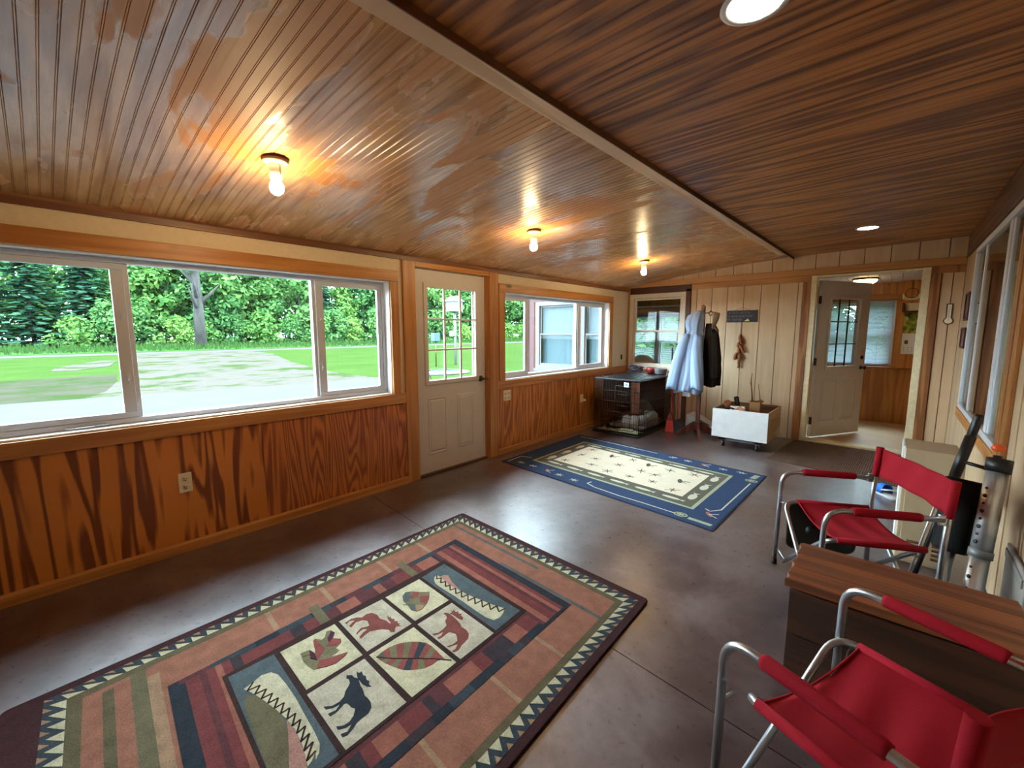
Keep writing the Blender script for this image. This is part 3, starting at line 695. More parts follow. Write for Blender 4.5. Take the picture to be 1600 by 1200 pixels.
def leaf_mat(name, c0, c1, c2):
    t = NT(name); v = t.coord(); a = t.noise(v, 1.1, 3); ge = t.n('ShaderNodeNewGeometry')
    f = t.math('ADD', t.math('MULTIPLY', a, .6), t.math('MULTIPLY', ge.outputs['Random Per Island'], .4))
    oi = t.n('ShaderNodeObjectInfo'); f = t.math('ADD', f, t.math('MULTIPLY_ADD', oi.outputs['Random'], .24, -.12))
    col = t.ramp(f, [(.25, c0), (.5, c1), (.75, c2)])
    d = t.n('ShaderNodeBsdfDiffuse'); tr_ = t.n('ShaderNodeBsdfTranslucent'); mx = t.n('ShaderNodeMixShader'); mx.inputs[0].default_value = .35
    t.l(col, d.inputs[0]); t.l(col, tr_.inputs[0]); t.l(d.outputs[0], mx.inputs[1]); t.l(tr_.outputs[0], mx.inputs[2]); t.l(mx.outputs[0], t.out.inputs['Surface']); return t.m
M['leaf'] = leaf_mat('summer_leaves', OD(66, 114, 72, 4.8), OD(104, 158, 92, 4.8), OD(150, 200, 110, 4.8))
M['leaf2'] = leaf_mat('yellow_green_leaves', OD(84, 134, 74, 4.8), OD(128, 180, 92, 4.8), OD(172, 212, 112, 4.8))
M['needle'] = leaf_mat('conifer_needles', OD(60, 102, 86, 5.4), OD(84, 134, 104, 5.4), OD(112, 160, 120, 5.4))
M['bark'] = wood('grey_bark', OD(150, 144, 138), OD(104, 98, 92), 'z', 3, .2, 3, .9)
def leaves(n, clumps, size, rg, up=.3):
    mb = MB()
    for i in range(n):
        c, r = clumps[rg.randrange(len(clumps))]
        d = Vector((rg.gauss(0, 1), rg.gauss(0, 1), rg.gauss(0, 1))).normalized() * (rg.random() ** .4)
        p = Vector(c) + Vector((d.x * r, d.y * r, d.z * r * .75))
        nrm = (d + Vector((rg.uniform(-.7, .7), rg.uniform(-.7, .7), up + rg.uniform(-.5, .9)))).normalized()
        u = nrm.orthogonal().normalized(); a = rg.uniform(0, 6.28); w2 = nrm.cross(u); u, w2 = u * math.cos(a) + w2 * math.sin(a), w2 * math.cos(a) - u * math.sin(a)
        s = size * rg.uniform(.6, 1.3)
        mb.add([p - u * s, p - w2 * s * .55 + u * s * .1, p + u * s, p + w2 * s * .55 + u * s * .1], [(0, 1, 2, 3)])
    return mb
def deciduous(name, label, h, w_, m, seed, group, n=3600, cat='tree', leaf=.31, trunk=.16, low=.12):
    rg = random.Random(seed); t = thing(name, label, cat, (0, 0, GZ), group=group)
    cl = []
    for i in range(26):
        f = low + (1 - low) * (i + .5) / 26; rad = w_ * .5 * (math.sin(math.pi * min(1, (f * .82 + .16))) ** .7); a = rg.uniform(0, 6.28); q = rg.uniform(.25, .8)
        cl.append(((rad * q * math.cos(a), rad * q * math.sin(a), h * f * .93), w_ * rg.uniform(.15, .25)))
    leaves(n, cl, leaf, rg).build('crown', m, t, local=True)
    tk = MB().tube([(0, 0, -.1), (.05, .02, h * .3), (-.04, .06, h * .6), (0, 0, h * .85)], [trunk, trunk * .8, trunk * .5, .03], 8)
    for i in range(7):
        z = h * rg.uniform(.25, .7); a = rg.uniform(0, 6.28); tk.tube([(0, 0, z), (w_ * .16 * math.cos(a), w_ * .16 * math.sin(a), z + h * .07), (w_ * .34 * math.cos(a), w_ * .34 * math.sin(a), z + h * .16)], [trunk * .45, trunk * .3, .02], 6)
    tk.build('trunk', M['bark'], t, local=True); return t
def conifer(name, label, h, w_, seed, group):
    rg = random.Random(seed); t = thing(name, label, 'tree', (0, 0, GZ), group=group); mb = MB()
    for k in range(24):
        f = .06 + .94 * k / 24; z = h * f; rad = w_ * .5 * (1 - f) ** .8 + .15
        for j in range(9):
            a = 6.28 * j / 9 + rg.uniform(-.4, .4); L = rad * rg.uniform(.75, 1.15)
            for s in range(9):
                q = (s + .6) / 9 * L; p = Vector((q * math.cos(a), q * math.sin(a), z - q * .22 + rg.uniform(-.12, .12)))
                sd = Vector((-math.sin(a), math.cos(a), rg.uniform(-.3, .3))); ou = Vector((math.cos(a), math.sin(a), -.25)); ww = rg.uniform(.2, .42)
                mb.add([p - ou * .2, p - sd * ww + ou * .12, p + ou * .38, p + sd * ww + ou * .12], [(0, 1, 2, 3)])
    mb.build('branches', M['needle'], t, local=True)
    MB().tube([(0, 0, -.1), (0, 0, h * .5), (0, 0, h)], [.2, .12, .02], 8).build('trunk', M['bark'], t, local=True); return t
GL = 'leafy trees of the treeline beyond the road'; GC = 'dark conifers of the treeline beyond the road'; GB = 'bushes at the foot of the treeline'
LT = 'leafy summer tree standing in the treeline beyond the road'; LC = 'dark blue-green conifer standing in the treeline beyond the road'; LB = 'low bright green bush at the foot of the treeline'
protoT = [deciduous('leafy_tree', LT, 12.5, 7.2, M['leaf'], 1, GL), deciduous('leafy_tree', LT, 11.0, 6.6, M['leaf2'], 2, GL), deciduous('leafy_tree', LT, 13.5, 7.6, M['leaf'], 3, GL)]
protoC = [conifer('conifer', LC, 13, 6.4, 4, GC), conifer('conifer', LC, 11, 5.6, 5, GC)]
protoB = [deciduous('bush', LB, 3.6, 4.6, M['leaf2'], 6, GB, 1500, 'bush', .22, .05, .02), deciduous('bush', LB, 4.6, 5.0, M['leaf'], 7, GB, 1700, 'bush', .22, .05, .02)]
used = set(); rg = random.Random(11)
def plant(protos, loc, sc=1.0):
    i = rg.randrange(len(protos)); p = protos[i]
    if p.name not in used:
        used.add(p.name); p.location = loc; p.rotation_euler = (0, 0, rg.uniform(0, 6.28)); p.scale = (sc,) * 3; return p
    return dup(p, loc, rg.uniform(0, 6.28), scale=sc)
y = -7.0
while y < 76:
    f = max(0, (y - 40) / 36)
    con = y < 4.5 or (rg.random() < .1)
    plant(protoC if con else protoT, (-59 + 8 * f + rg.uniform(-1.5, 1.5), y, GZ), rg.uniform(.85, 1.15) * (1.05 if con else 1))
    y += rg.uniform(2.9, 3.9)
y = -9.0
while y < 80:
    f = max(0, (y - 40) / 36)
    plant(protoT if rg.random() < .75 else protoC, (-66 + 8 * f + rg.uniform(-1.5, 1.5), y, GZ), rg.uniform(.95, 1.2)); y += rg.uniform(4.0, 5.2)
y = 3.0
while y < 74:
    f = max(0, (y - 40) / 36)
    plant(protoB, (-55 + 8 * f + rg.uniform(-1, 1), y, GZ), rg.uniform(.7, 1.1)); y += rg.uniform(2.2, 3.4)
for (x, y, s) in ((-9, 33, .8), (-3, 36, .8), (3, 34, .8), (9, 36, .85), (15, 35, .8), (-15, 37, .9), (-6, 40, 1), (0, 41, 1), (6, 40, 1), (12, 41, 1), (-12, 42, 1)):
    t = dup(protoT[0 if x > 0 else 1], (x, y, GZ), x, 'leafy tree behind the annex, glimpsed through its blinds', 'trees behind the annex', s)
for (x, y, s) in ((-8, 25, 1), (-4, 26, 1.1), (0, 25, 1), (4, 26, 1.1), (8, 25, 1), (12, 26, 1.1), (-12, 26, 1)): dup(protoB[1], (x, y, GZ), x * 2, 'round bush behind the annex, glimpsed through its blinds', 'bushes behind the annex', s)
y = -8.0
while y < 70:
    plant(protoT, (-73 + max(0, (y - 40) / 4.5) + rg.uniform(-1, 1), y, GZ), rg.uniform(.9, 1.1)); y += rg.uniform(4.2, 5.4)
for p in protoT + protoC + protoB:
    if p.name not in used: plant([p], (-70, 20 + 5 * protoT.index(p) if p in protoT else 30, GZ))
big = deciduous('streak_tree', 'added tall tree whose thick pale grey trunk stands in for a blurred streak before the treeline', 14, 6, M['leaf'], 9, None, 1400, 'tree', .3, .55, .62)  # added tree, its trunk stands in for a blurred grey streak
big.location = (-50, 11.9, GZ)

# garden things outside
bf = thing('bird_feeder', 'white bird house on a white post on the lawn, seen through the door', 'bird house', (-12.2, 13.72, GZ))
MB().tube([(-12.2, 13.72, GZ), (-12.2, 13.72, 2.4)], .06, 8).build('post', M['out_white'], bf)
MB().box(-12.45, 13.4, 2.4, -11.95, 14.0, 2.85).prism([(13.3, 2.85), (14.1, 2.85), (13.7, 3.1)], -12.5, -11.9, plane='yz').build('house', M['out_white'], bf)
bx('bracket', (-12.3, 13.45, 1.25, -12.1, 13.72, 1.5), M['out_white'], bf)
ms = thing('blue_marker', 'small pale blue box on a thin stake on the lawn, seen through the door', 'marker', (-12, 12.4, GZ))
MB().tube([(-12, 12.4, GZ), (-12, 12.4, 1.1)], .025, 6).build('stake', M['dark_bronze'], ms); bx('box', (-12.12, 12.24, 1.05, -11.88, 12.56, 1.4), plain('pale_blue', OD(120, 190, 220), .5), ms)
M['iron'] = plain('dark_wrought_iron', C(60, 62, 66), .5, .6)
tb = thing('patio_table', 'round glass-topped patio table outside the entry door', 'table', (-3.9, 6.2, GZ))
MB().lathe([(0, .69), (.60, .69), (.60, .70), (0, .70)], (-3.9, 6.2, GZ), 36).build('glass_top', glass('table_glass', (.7, .78, .85, 1), 1.6), tb)
MB().tube([Vector((-3.9 + .61 * math.cos(a), 6.2 + .61 * math.sin(a), GZ + .695)) for a in [6.283 * i / 36 for i in range(36)]], .014, 6, closed=True).build('rim', M['iron'], tb)
for k in range(4):
    a = k * math.pi / 2 + .4; MB().tube([(-3.9 + .5 * math.cos(a), 6.2 + .5 * math.sin(a), GZ + .69), (-3.9 + .3 * math.cos(a), 6.2 + .3 * math.sin(a), GZ + .35), (-3.9 + .5 * math.cos(a), 6.2 + .5 * math.sin(a), GZ)], .014, 6).build('leg', M['iron'], tb)
pc = thing('patio_chair', 'dark metal patio chair outside the second window', 'chair', (-4.6, 8.6, GZ), rz=.6)
for sx in (-.24, .24):
    MB().tube(fillet([(sx, .25, 0), (sx, .2, .62), (sx, -.22, .60), (sx, -.26, 0)], .06), .013, 6).build('side_frame', M['iron'], pc, local=True)
MB().tube(fillet([(-.22, -.2, .42), (-.22, -.38, .95), (.22, -.38, .95), (.22, -.2, .42)], .06), .013, 6).build('back_frame', M['iron'], pc, local=True)
MB().grid(lambda u, v: (-.22 + .44 * u, -.2 - .18 * v, .42 + .52 * v), 4, 4).build('back_mesh', M['iron'], pc, local=True)
MB().box(-.24, -.22, .40, .24, .24, .42).build('seat', M['iron'], pc, local=True)
# ================================================================== rugs
TR={
'canoe_a_hull':[[1.52,1.783],[1.541,1.767],[1.574,1.752],[1.621,1.748],[1.717,1.749],[1.831,1.746],[1.924,1.74],[1.999,1.739],[2.042,1.752],[2.05,1.785],[2.041,1.817],[2.027,1.817],[1.937,1.784],[1.809,1.765],[1.689,1.765],[1.587,1.775],[1.532,1.786]],
'canoe_a_band':[[1.52,1.783],[1.506,1.815],[1.549,1.81],[1.652,1.796],[1.743,1.8],[1.823,1.81],[1.948,1.832],[2.021,1.853],[2.041,1.817],[2.027,1.817],[1.937,1.784],[1.809,1.765],[1.689,1.765],[1.587,1.775],[1.532,1.786]],
'canoe_a_pink':[[1.537,1.813],[1.545,1.842],[1.565,1.853],[1.627,1.826],[1.731,1.803],[1.652,1.796],[1.577,1.804]],
'canoe_b_band':[[1.581,0.776],[1.57,0.814],[1.633,0.834],[1.695,0.847],[1.778,0.861],[1.864,0.872],[1.936,0.873],[2.004,0.868],[2.057,0.857],[2.082,0.834],[2.091,0.816],[2.052,0.825],[1.995,0.836],[1.919,0.842],[1.85,0.839],[1.785,0.828],[1.713,0.814],[1.645,0.798],[1.618,0.789]],
'canoe_b_hull':[[1.57,0.814],[1.557,0.848],[1.568,0.881],[1.603,0.897],[1.682,0.901],[1.783,0.899],[1.893,0.891],[1.988,0.885],[2.041,0.878],[2.071,0.863],[2.087,0.844],[2.057,0.857],[2.004,0.868],[1.936,0.873],[1.864,0.872],[1.778,0.861],[1.695,0.847],[1.633,0.834]],
'canoe_b_pink':[[1.855,0.837],[1.911,0.841],[1.987,0.835],[2.052,0.825],[2.095,0.812],[2.118,0.794],[2.078,0.757],[2.047,0.773],[1.974,0.8],[1.916,0.82]],
'canoe_b_olive':[[1.616,0.772],[1.645,0.798],[1.713,0.814],[1.785,0.828],[1.852,0.834],[1.917,0.821],[1.974,0.8],[2.078,0.757],[2.04,0.723],[1.943,0.727],[1.81,0.738],[1.675,0.751]],
'moose_a':[[1.505,1.243],[1.5,1.276],[1.509,1.301],[1.53,1.32],[1.523,1.348],[1.535,1.373],[1.568,1.382],[1.605,1.376],[1.645,1.389],[1.672,1.388],[1.677,1.395],[1.639,1.4],[1.606,1.417],[1.634,1.411],[1.63,1.421],[1.653,1.413],[1.658,1.423],[1.68,1.415],[1.688,1.425],[1.703,1.416],[1.713,1.422],[1.718,1.412],[1.734,1.416],[1.717,1.398],[1.728,1.384],[1.746,1.371],[1.734,1.358],[1.711,1.36],[1.683,1.341],[1.666,1.315],[1.653,1.293],[1.659,1.263],[1.667,1.239],[1.651,1.24],[1.636,1.267],[1.63,1.294],[1.614,1.279],[1.62,1.253],[1.63,1.237],[1.615,1.244],[1.599,1.276],[1.612,1.304],[1.611,1.314],[1.574,1.325],[1.55,1.309],[1.542,1.28],[1.559,1.248],[1.543,1.244],[1.528,1.273],[1.525,1.286],[1.509,1.265],[1.52,1.243]],
'moose_b_body':[[1.813,1.613],[1.818,1.627],[1.836,1.634],[1.868,1.633],[1.9,1.628],[1.94,1.619],[1.959,1.609],[1.99,1.611],[2.021,1.601],[2.041,1.579],[2.049,1.551],[2.053,1.526],[2.065,1.499],[2.061,1.476],[2.048,1.471],[2.048,1.494],[2.034,1.519],[2.026,1.502],[2.02,1.481],[2.007,1.475],[2.017,1.504],[2.016,1.532],[1.993,1.551],[1.973,1.558],[1.942,1.546],[1.942,1.525],[1.946,1.499],[1.944,1.48],[1.93,1.483],[1.932,1.506],[1.92,1.526],[1.915,1.5],[1.907,1.482],[1.892,1.483],[1.907,1.51],[1.903,1.543],[1.895,1.568],[1.865,1.583],[1.851,1.607],[1.833,1.614]],
'moose_b_antler':[[1.838,1.636],[1.84,1.65],[1.819,1.658],[1.838,1.656],[1.829,1.67],[1.851,1.663],[1.857,1.675],[1.873,1.666],[1.885,1.675],[1.894,1.663],[1.912,1.662],[1.925,1.645],[1.9,1.639],[1.869,1.64]],
'moose_c_body':[[1.836,1.08],[1.824,1.088],[1.838,1.103],[1.86,1.105],[1.874,1.113],[1.918,1.1],[1.942,1.097],[1.974,1.087],[1.993,1.089],[2.019,1.087],[2.043,1.076],[2.058,1.055],[2.059,1.035],[2.061,1.009],[2.075,0.983],[2.083,0.958],[2.077,0.943],[2.06,0.944],[2.069,0.965],[2.053,0.99],[2.051,0.968],[2.037,0.945],[2.019,0.948],[2.035,0.967],[2.037,0.989],[2.025,1.012],[2.001,1.032],[1.986,1.025],[1.956,1.023],[1.95,1.014],[1.963,0.979],[1.963,0.952],[1.945,0.952],[1.952,0.98],[1.939,1.001],[1.936,0.978],[1.921,0.955],[1.902,0.955],[1.923,0.979],[1.926,1.007],[1.917,1.029],[1.895,1.047],[1.881,1.067],[1.871,1.078],[1.851,1.084]],
'moose_c_antler':[[1.861,1.115],[1.835,1.127],[1.851,1.129],[1.851,1.142],[1.874,1.135],[1.888,1.14],[1.907,1.132],[1.924,1.136],[1.935,1.127],[1.955,1.128],[1.942,1.115],[1.915,1.109],[1.883,1.111]],
'leaf_a':[[1.532,1.557],[1.515,1.589],[1.531,1.615],[1.574,1.645],[1.611,1.682],[1.65,1.649],[1.687,1.605],[1.704,1.564],[1.699,1.532],[1.668,1.52],[1.618,1.53],[1.574,1.535]],
'leaf_a1':[[1.532,1.557],[1.515,1.589],[1.528,1.61],[1.56,1.595],[1.596,1.555],[1.584,1.535]],
'leaf_a2':[[1.56,1.595],[1.543,1.621],[1.569,1.64],[1.604,1.608],[1.582,1.572]],
'leaf_a3':[[1.602,1.62],[1.639,1.66],[1.65,1.649],[1.687,1.605],[1.645,1.593]],
'leaf_a4':[[1.614,1.533],[1.641,1.563],[1.691,1.531],[1.668,1.52]],
'leaf_a5':[[1.649,1.558],[1.69,1.588],[1.704,1.564],[1.699,1.532]],
'leaf_c':[[1.551,1.009],[1.559,1.047],[1.601,1.053],[1.579,1.063],[1.514,1.082],[1.505,1.095],[1.536,1.112],[1.531,1.129],[1.497,1.153],[1.502,1.171],[1.535,1.176],[1.565,1.153],[1.596,1.176],[1.621,1.167],[1.639,1.132],[1.664,1.136],[1.671,1.116],[1.67,1.094],[1.681,1.111],[1.7,1.156],[1.713,1.14],[1.726,1.09],[1.714,1.053],[1.697,1.019],[1.692,1.008],[1.656,1.001],[1.613,0.998]],
'leaf_c1':[[1.515,1.082],[1.507,1.094],[1.606,1.097],[1.648,1.043],[1.579,1.063]],
'leaf_c2':[[1.549,1.134],[1.51,1.17],[1.535,1.176],[1.565,1.153],[1.581,1.126]],
'leaf_c3':[[1.591,1.104],[1.568,1.151],[1.597,1.175],[1.62,1.166],[1.622,1.14]],
'leaf_c4':[[1.693,1.021],[1.654,1.048],[1.683,1.089],[1.701,1.156],[1.713,1.14],[1.726,1.09],[1.714,1.053]],
'leaf_c5':[[1.56,1.046],[1.601,1.053],[1.648,1.043],[1.615,1.026]],
'leaf_b':[[1.824,1.226],[1.816,1.254],[1.815,1.295],[1.825,1.336],[1.845,1.371],[1.878,1.404],[1.915,1.427],[1.959,1.433],[2.017,1.425],[2.059,1.423],[2.044,1.391],[2.046,1.359],[2.037,1.33],[2.013,1.296],[1.982,1.266],[1.941,1.249],[1.887,1.233],[1.851,1.227]],
'leaf_b_rib':[[1.824,1.226],[1.881,1.265],[1.947,1.325],[2.023,1.39],[2.088,1.437]],
}
def quad_lerp(Q, u, v):
    """Q = far-left, far-right, near-right, near-left; u across, v from far to near"""
    a = Vector(Q[0]).lerp(Vector(Q[1]), u); b = Vector(Q[3]).lerp(Vector(Q[2]), u); p = a.lerp(b, v); return (p.x, p.y)
RG = {k: cloth('rug_pile_' + k, C(*((q * .86 + sum(c) / 3 * .14) * .83 for q in c)), .34, 420, .95, 1.0, 17) for k, c in dict(maroon=(72, 34, 36), navy=(58, 68, 76), cream=(216, 204, 162), oat=(206, 192, 164), tan=(176, 134, 100), olive=(106, 94, 64),
      terracotta=(168, 104, 80), red=(130, 56, 54), wine=(102, 50, 54), dark=(62, 50, 56), slate=(92, 100, 98), rust=(166, 94, 74), brown=(62, 36, 32), blue=(86, 100, 104), moose=(142, 70, 62), leafgreen=(128, 120, 84), leafred=(160, 74, 68), plum=(84, 36, 60), ink=(42, 48, 58), pink=(192, 134, 118), hull=(214, 202, 166), greyolive=(116, 106, 74)).items()}
KEYS = list(RG); RM = [RG[k] for k in KEYS]
rug = thing('lodge_rug', 'large terracotta rug with moose, leaf and canoe panels on the concrete floor', 'rug', (1.78, 1.3, 0))
Q0 = [(.946, 2.513), (2.545, 2.438), (2.63, .06), (1.0, .12)]; Q1 = [(.981, 2.465), (2.508, 2.386), (2.59, .13), (1.05, .235)]
Q2 = [(1.043, 2.394), (2.453, 2.324), (2.53, .20), (1.106, .295)]; Q3 = [(1.079, 2.362), (2.421, 2.29), (2.50, .24), (1.148, .337)]
Q4 = [(1.251, 2.178), (2.259, 2.115), (2.31, .50), (1.33, .573)]; Q6 = [(1.408, 1.949), (2.118, 1.918), (2.15, .70), (1.44, .735)]
def rp(mb, poly, z, key=None, base=.009): mb.prism(poly, base, z, KEYS.index(key) if key else 0)
def rounded(Q, r=.03):
    out = fillet([Vector((*Q[-1], 0))] + [Vector((*q, 0)) for q in Q] + [Vector((*Q[0], 0))], r, 4)[1:-1]; return [(p.x, p.y) for p in out]
MB().prism(rounded(Q0), 0, .0120).build('edge_border', RG['maroon'], rug, .004)
mb = MB(); rp(mb, Q1, .0126); mb.build('zigzag_ground', RG['navy'], rug)
# triangles of the zigzag border: cream ones on the inner edge, tan ones on the outer
mb = MB(); sides = [(Q2[0], Q2[1], Q1[0], Q1[1], 23), (Q2[1], Q2[2], Q1[1], Q1[2], 36), (Q2[2], Q2[3], Q1[2], Q1[3], 23), (Q2[3], Q2[0], Q1[3], Q1[0], 36)]
for (i0, i1, o0, o1, n) in sides:
    i0, i1, o0, o1 = map(Vector, (i0, i1, o0, o1))
    for k in range(n):
        a = i0.lerp(i1, (k + .06) / n); b = i0.lerp(i1, (k + .94) / n); c = i0.lerp(i1, (k + .5) / n).lerp(o0.lerp(o1, (k + .5) / n), .74)
        rp(mb, [tuple(a), tuple(b), tuple(c)], .0132, 'cream')
        a = o0.lerp(o1, (k + .78) / n); b = o0.lerp(o1, (k + 1.22) / n) if k < n - 1 else o1; c = o0.lerp(o1, min(1, (k + 1.0) / n)).lerp(i0.lerp(i1, min(1, (k + 1.0) / n)), .42)
        if (b - a).length > .01: rp(mb, [tuple(a), tuple(b), tuple(c)], .0132, 'tan')
mb.build('zigzag_triangles', RM, rug)
mb = MB(); rp(mb, Q2, .0138); mb.build('olive_stripe', RG['olive'], rug)
mb = MB(); rp(mb, Q3, .0144, 'terracotta')
def sub(Q, u0, u1, v0, v1): return [quad_lerp(Q, u0, v0), quad_lerp(Q, u1, v0), quad_lerp(Q, u1, v1), quad_lerp(Q, u0, v1)]
for (v0, v1, u0, u1, k) in ((.018, .028, .0, .62, 'slate'), (.076, .086, .45, 1, 'slate'), (.955, .972, .02, 1, 'olive'), (.905, .93, .0, 1, 'greyolive'), (.885, .905, .05, 1, 'tan')):
    rp(mb, sub(Q3, u0, u1, v0, v1), .0150, k)
for v in (.19, .34, .52, .66): rp(mb, sub(Q3, .0, .13, v, v + .012), .0148, 'tan'); rp(mb, sub(Q3, .87, 1, v + .05, v + .06), .0148, 'tan')
mb.build('terracotta_band', RM, rug)
mb = MB(); rp(mb, Q4, .0154, 'wine'); rr = random.Random(5)
# plaid checks down the long sides
for (u0, u1, cols) in ((0, .045, ('ink', 'navy', 'ink', 'wine', 'dark')), (.045, .165, ('wine', 'red', 'rust', 'red', 'dark', 'wine')), (.955, 1, ('ink', 'navy', 'ink', 'wine', 'dark')), (.87, .955, ('red', 'wine', 'rust', 'red', 'dark', 'red'))):
    v = .0
    while v < 1:
        L = rr.uniform(.02, .07); rp(mb, sub(Q4, u0, u1, v, min(1, v + L)), .0158, rr.choice(cols)); v += L
# stripes across the two ends
for (v0, v1, k) in ((0, .03, 'ink'), (.03, .045, 'red'), (.045, .06, 'rust'), (.06, .075, 'wine'), (.075, .105, 'red'), (.105, .128, 'rust'), (.128, .142, 'wine')):
    rp(mb, sub(Q4, .04, .98, v0, v1), .0162, k)
for v in (.26, .60):
    rp(mb, sub(Q4, -.05, .165, v, v + .03), .0166, 'greyolive')
for (v0, v1, k) in ((.965, 1, 'ink'), (.935, .965, 'red'), (.92, .935, 'wine'), (.90, .92, 'red'), (.885, .90, 'rust'), (.865, .885, 'red'), (.84, .865, 'dark')):
    rp(mb, sub(Q4, .03, .98, v0, v1), .0162, k)
mb.build('plaid_band', RM, rug)
mb = MB(); rp(mb, Q6, .0168); mb.build('panel_outline', RG['brown'], rug)
def panel(name, poly, key):
    m2 = MB(); rp(m2, poly, .0174); return m2.build(name, RG[key], rug)
panel('canoe_panel', [(1.444, 1.919), (2.091, 1.894), (2.10, 1.704), (1.462, 1.738)], 'blue')
panel('canoe_panel', [(1.466, .928), (2.128, .905), (2.14, .715), (1.462, .752)], 'blue')
for poly, key in (([(1.465, 1.716), (1.748, 1.704), (1.752, 1.484), (1.473, 1.49)], 'cream'), ([(1.778, 1.70), (2.106, 1.684), (2.112, 1.468), (1.782, 1.476)], 'oat'),
                  ([(1.473, 1.468), (1.756, 1.46), (1.762, 1.216), (1.472, 1.228)], 'oat'), ([(1.785, 1.452), (2.112, 1.444), (2.119, 1.208), (1.789, 1.212)], 'cream'),
                  ([(1.474, 1.204), (1.766, 1.192), (1.772, .944), (1.473, .952)], 'cream'), ([(1.793, 1.186), (2.122, 1.18), (2.13, .928), (1.797, .936)], 'oat')):
    panel('picture_panel', poly, key)
def motif(name, items, label=None):
    m2 = MB()
    for j, (key, c) in enumerate(items): rp(m2, [tuple(p) for p in TR[key]], .0180 + .0004 * j, c, .0172)
    o = m2.build(name, RM, rug)
    if label: part_label(o, label)
    return o
def zig(name, pts_key, n, up, lo):
    """lacing drawn along the band between two edges given as index lists"""
    P = [Vector(p) for p in TR[pts_key]]
    def samp(idx, t):
        q = [P[i] for i in idx]; L = [(q[i + 1] - q[i]).length for i in range(len(q) - 1)]; s = t * sum(L)
        for i, l in enumerate(L):
            if s <= l: return q[i].lerp(q[i + 1], s / l)
            s -= l
        return q[-1]
    path = []
    for i in range(n + 1): path.append(samp(up if i % 2 == 0 else lo, i / n))
    m2 = MB()
    for a, b in zip(path, path[1:]):
        d = (b - a).normalized(); w = Vector((-d.y, d.x)) * .0035
        rp(m2, [tuple(a - w), tuple(b - w), tuple(b + w), tuple(a + w)], .0196, 'brown', .0185)
    m2.build(name, RM, rug)
motif('canoe', [('canoe_a_hull', 'hull'), ('canoe_a_band', 'cream'), ('canoe_a_pink', 'pink')]); zig('canoe_lacing', 'canoe_a_band', 22, [1, 2, 3, 4, 5, 6, 7], [0, 14, 13, 12, 11, 10, 9, 8])
motif('canoe', [('canoe_b_olive', 'greyolive'), ('canoe_b_hull', 'hull'), ('canoe_b_band', 'cream'), ('canoe_b_pink', 'pink')]); zig('canoe_lacing', 'canoe_b_band', 24, [1, 2, 3, 4, 5, 6, 7, 8], [0, 18, 17, 16, 15, 14, 13, 12, 11, 10])
motif('moose', [('moose_a', 'moose')], 'red moose figure'); motif('moose', [('moose_b_body', 'moose'), ('moose_b_antler', 'moose')], 'red moose figure'); motif('moose', [('moose_c_body', 'ink'), ('moose_c_antler', 'ink')], 'dark navy moose figure')
motif('leaf', [('leaf_a', 'leafgreen'), ('leaf_a1', 'slate'), ('leaf_a2', 'leafred'), ('leaf_a3', 'leafred'), ('leaf_a4', 'slate'), ('leaf_a5', 'tan')])
motif('leaf', [('leaf_c', 'leafgreen'), ('leaf_c1', 'leafred'), ('leaf_c2', 'plum'), ('leaf_c3', 'leafred'), ('leaf_c4', 'leafred'), ('leaf_c5', 'plum')])
# broad striped leaf: the outline sliced across into coloured bands
P = [Vector(p) for p in TR['leaf_b']]; top = P[0:10]; bot = [P[0]] + P[:9:-1] + [P[9]]
def along(q, t):
    L = [(q[i + 1] - q[i]).length for i in range(len(q) - 1)]; s = t * sum(L)
    for i, l in enumerate(L):
        if s <= l: return q[i].lerp(q[i + 1], s / l)
        s -= l
    return q[-1]
m2 = MB(); cols = ['slate', 'leafred', 'leafgreen', 'leafred', 'leafgreen', 'leafred', 'navy', 'leafred', 'leafgreen', 'leafred', 'leafred']; rib = [Vector(p) for p in TR['leaf_b_rib']][:4]; n = 11
for i in range(n):
    a, b = i / n, (i + 1) / n; ra, rb = min(1, a + .10), min(1, b + .10)
    for edge, cc in ((top, cols[i]), (bot, cols[(i + 1) % n])):
        rp(m2, [tuple(along(edge, a)), tuple(along(edge, b)), tuple(along(rib, rb)), tuple(along(rib, ra))] if i < n - 1 else [tuple(along(edge, a)), tuple(along(edge, 1)), tuple(along(rib, ra))], .0180, cc, .0172)
rp(m2, [tuple(along(top, 0)), tuple(along(top, .02)), tuple(along(rib, .10)), tuple(along(bot, .02))], .0179, 'leafred', .0172)
R5 = [Vector(p) for p in TR['leaf_b_rib']]
for a, b in zip(R5, R5[1:]):
    d = (b - a).normalized(); w = Vector((-d.y, d.x)) * .003; rp(m2, [tuple(a - w), tuple(b - w), tuple(b + w), tuple(a + w)], .0186, 'brown', .0172)
m2.build('leaf', RM, rug)
m2 = MB(); rp(m2, [(1.6, 1.515), (1.64, 1.545), (1.636, 1.549), (1.597, 1.520)], .018, 'brown', .0172); rp(m2, [(1.577, 1.01), (1.583, 1.01), (1.60, 1.05), (1.594, 1.05)], .018, 'brown', .0172); m2.build('leaf_stems', RM, rug)

